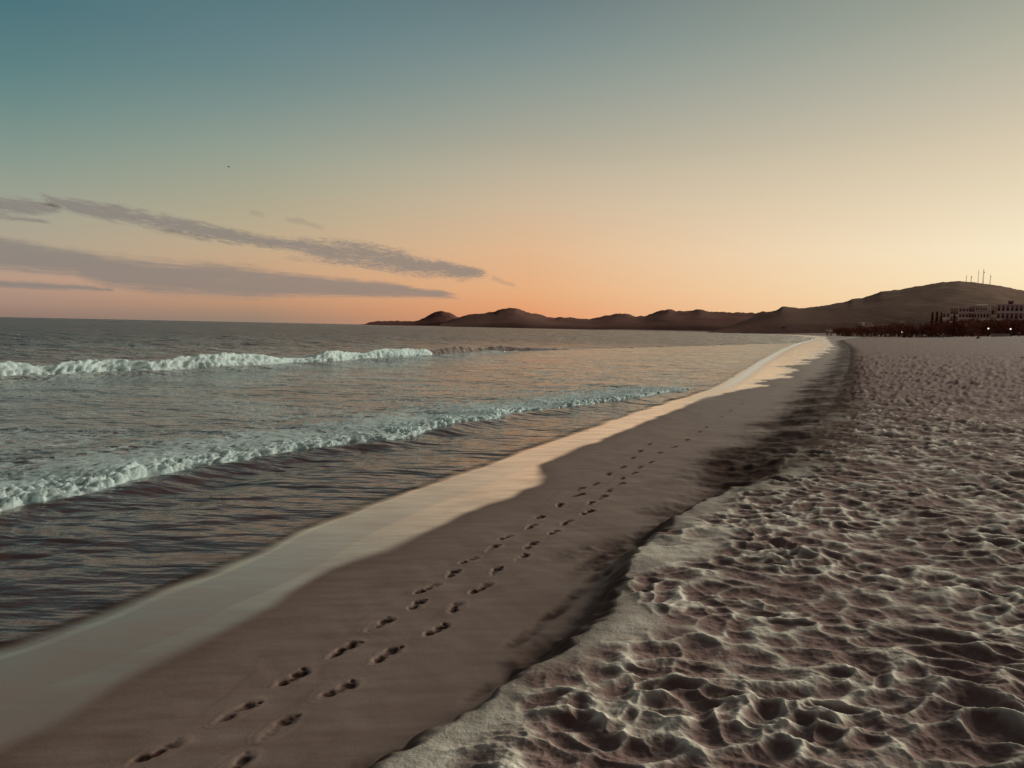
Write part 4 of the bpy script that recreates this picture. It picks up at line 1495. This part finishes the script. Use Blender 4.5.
def cloud(top, bot, mat, label, soft=0.22, alt=1500.0):
    soft = min(0.5, soft * 2.2)
    pad = 3.2 if mat.name.startswith('cloud_mottled') else 1.9
    top = [(x, y - pad) for x, y in top]
    bot = [(x, y + pad) for x, y in bot]
    x0, x1 = top[0][0], top[-1][0]
    px = np.linspace(x0, x1, max(24, int((x1 - x0) / 3)))
    ty = np.interp(px, [t[0] for t in top], [t[1] for t in top])
    by = np.interp(px, [t[0] for t in bot], [t[1] for t in bot])
    ns = 15
    V, D = [], []
    for i, x in enumerate(px):
        wob = 1.2 * float(perlin(np.array([x / 14.0]), np.array([0.3]), 601)[0])
        for k in range(ns):
            s = k / (ns - 1)
            y = ty[i] + (by[i] - ty[i]) * s + wob * (1 - s)
            V.append(on_plane(x, min(y, 316.0 + x * 0.0206 - 3.0), alt))
            e = min(s, 1 - s) / soft
            t = (x - x0) / (x1 - x0)
            et = min((t if x0 > 5 else 1.0), 1 - t) / (0.32 if mat.name.startswith('cloud_faint') else 0.05 if x1 > 100 else 0.16)
            D.append(max(0.0, min(1.0, e, et)))
    me, _ = grid_mesh('cloud', np.array(V), len(px), ns)
    set_float(me, 'cover', np.array(D))
    o = link('cloud', me, mat, smooth=True)
    tag(o, label, 'cloud', 'clouds low over the sea')


cloud([(-90, 222), (0, 233), (49, 242), (117, 251), (185, 257), (210, 255), (254, 263), (312, 274), (371, 279), (420, 287), (468, 296.5)],
      [(-90, 268), (0, 274), (73, 279), (107, 290), (150, 298), (195, 301), (249, 303), (303, 299), (391, 299), (468, 298)], CM_BAND,
      'broadest smooth grey cloud band, tapering to the right above the sea', 0.16)
cloud([(-90, 276), (0, 280), (60, 283), (118, 289)], [(-90, 286), (0, 288), (60, 290.5), (118, 291)], CM_BAND, 'thin grey sliver of cloud under the broad band at the left edge', 0.3)
cloud([(34, 193), (60, 198), (122, 205), (195, 219), (254, 234), (300, 238), (330, 236), (371, 239), (420, 252), (459, 263), (492, 273)],
      [(34, 201), (60, 208), (98, 219), (146, 231), (210, 243), (264, 249), (300, 256), (342, 270), (405, 277), (464, 281), (492, 275)], CM_MOT,
      'long mottled grey cloud streak running down to the right, thick at its right end', 0.2)
cloud([(-60, 188), (0, 193), (25, 196), (52, 203), (66, 209.5)], [(-60, 212), (0, 215), (30, 216), (52, 213), (66, 210.5)], CM_MOT, 'small mottled cloud at the left edge above the broad band', 0.25)
cloud([(-60, 210), (0, 214), (40, 219.5), (56, 223)], [(-60, 217), (0, 220), (40, 222.5), (56, 223.6)], CM_BAND, 'thinnest cloud line under the small mottled cloud at the left edge', 0.35)
cloud([(276, 252), (305, 256), (342, 263)], [(276, 258), (305, 263), (342, 267)], CM_FAINT, 'small grey wisp just under the mottled streak', 0.35)
cloud([(140, 226), (175, 229), (222, 240)], [(140, 231), (175, 238), (222, 245)], CM_FAINT, 'grey wisp along the underside of the mottled streak', 0.35)
cloud([(246, 208), (268, 214)], [(246, 214), (268, 219)], CM_FAINT, 'faintest short wisp above the mottled streak', 0.4)
cloud([(278, 215), (300, 218), (330, 229)], [(278, 220), (300, 225), (330, 232)], CM_FAINT, 'faint longer wisp above the thick end of the mottled streak', 0.4)
cloud([(488, 274), (520, 285)], [(488, 279), (520, 290)], CM_FAINT, 'faint wisp off the right tip of the mottled streak', 0.4)
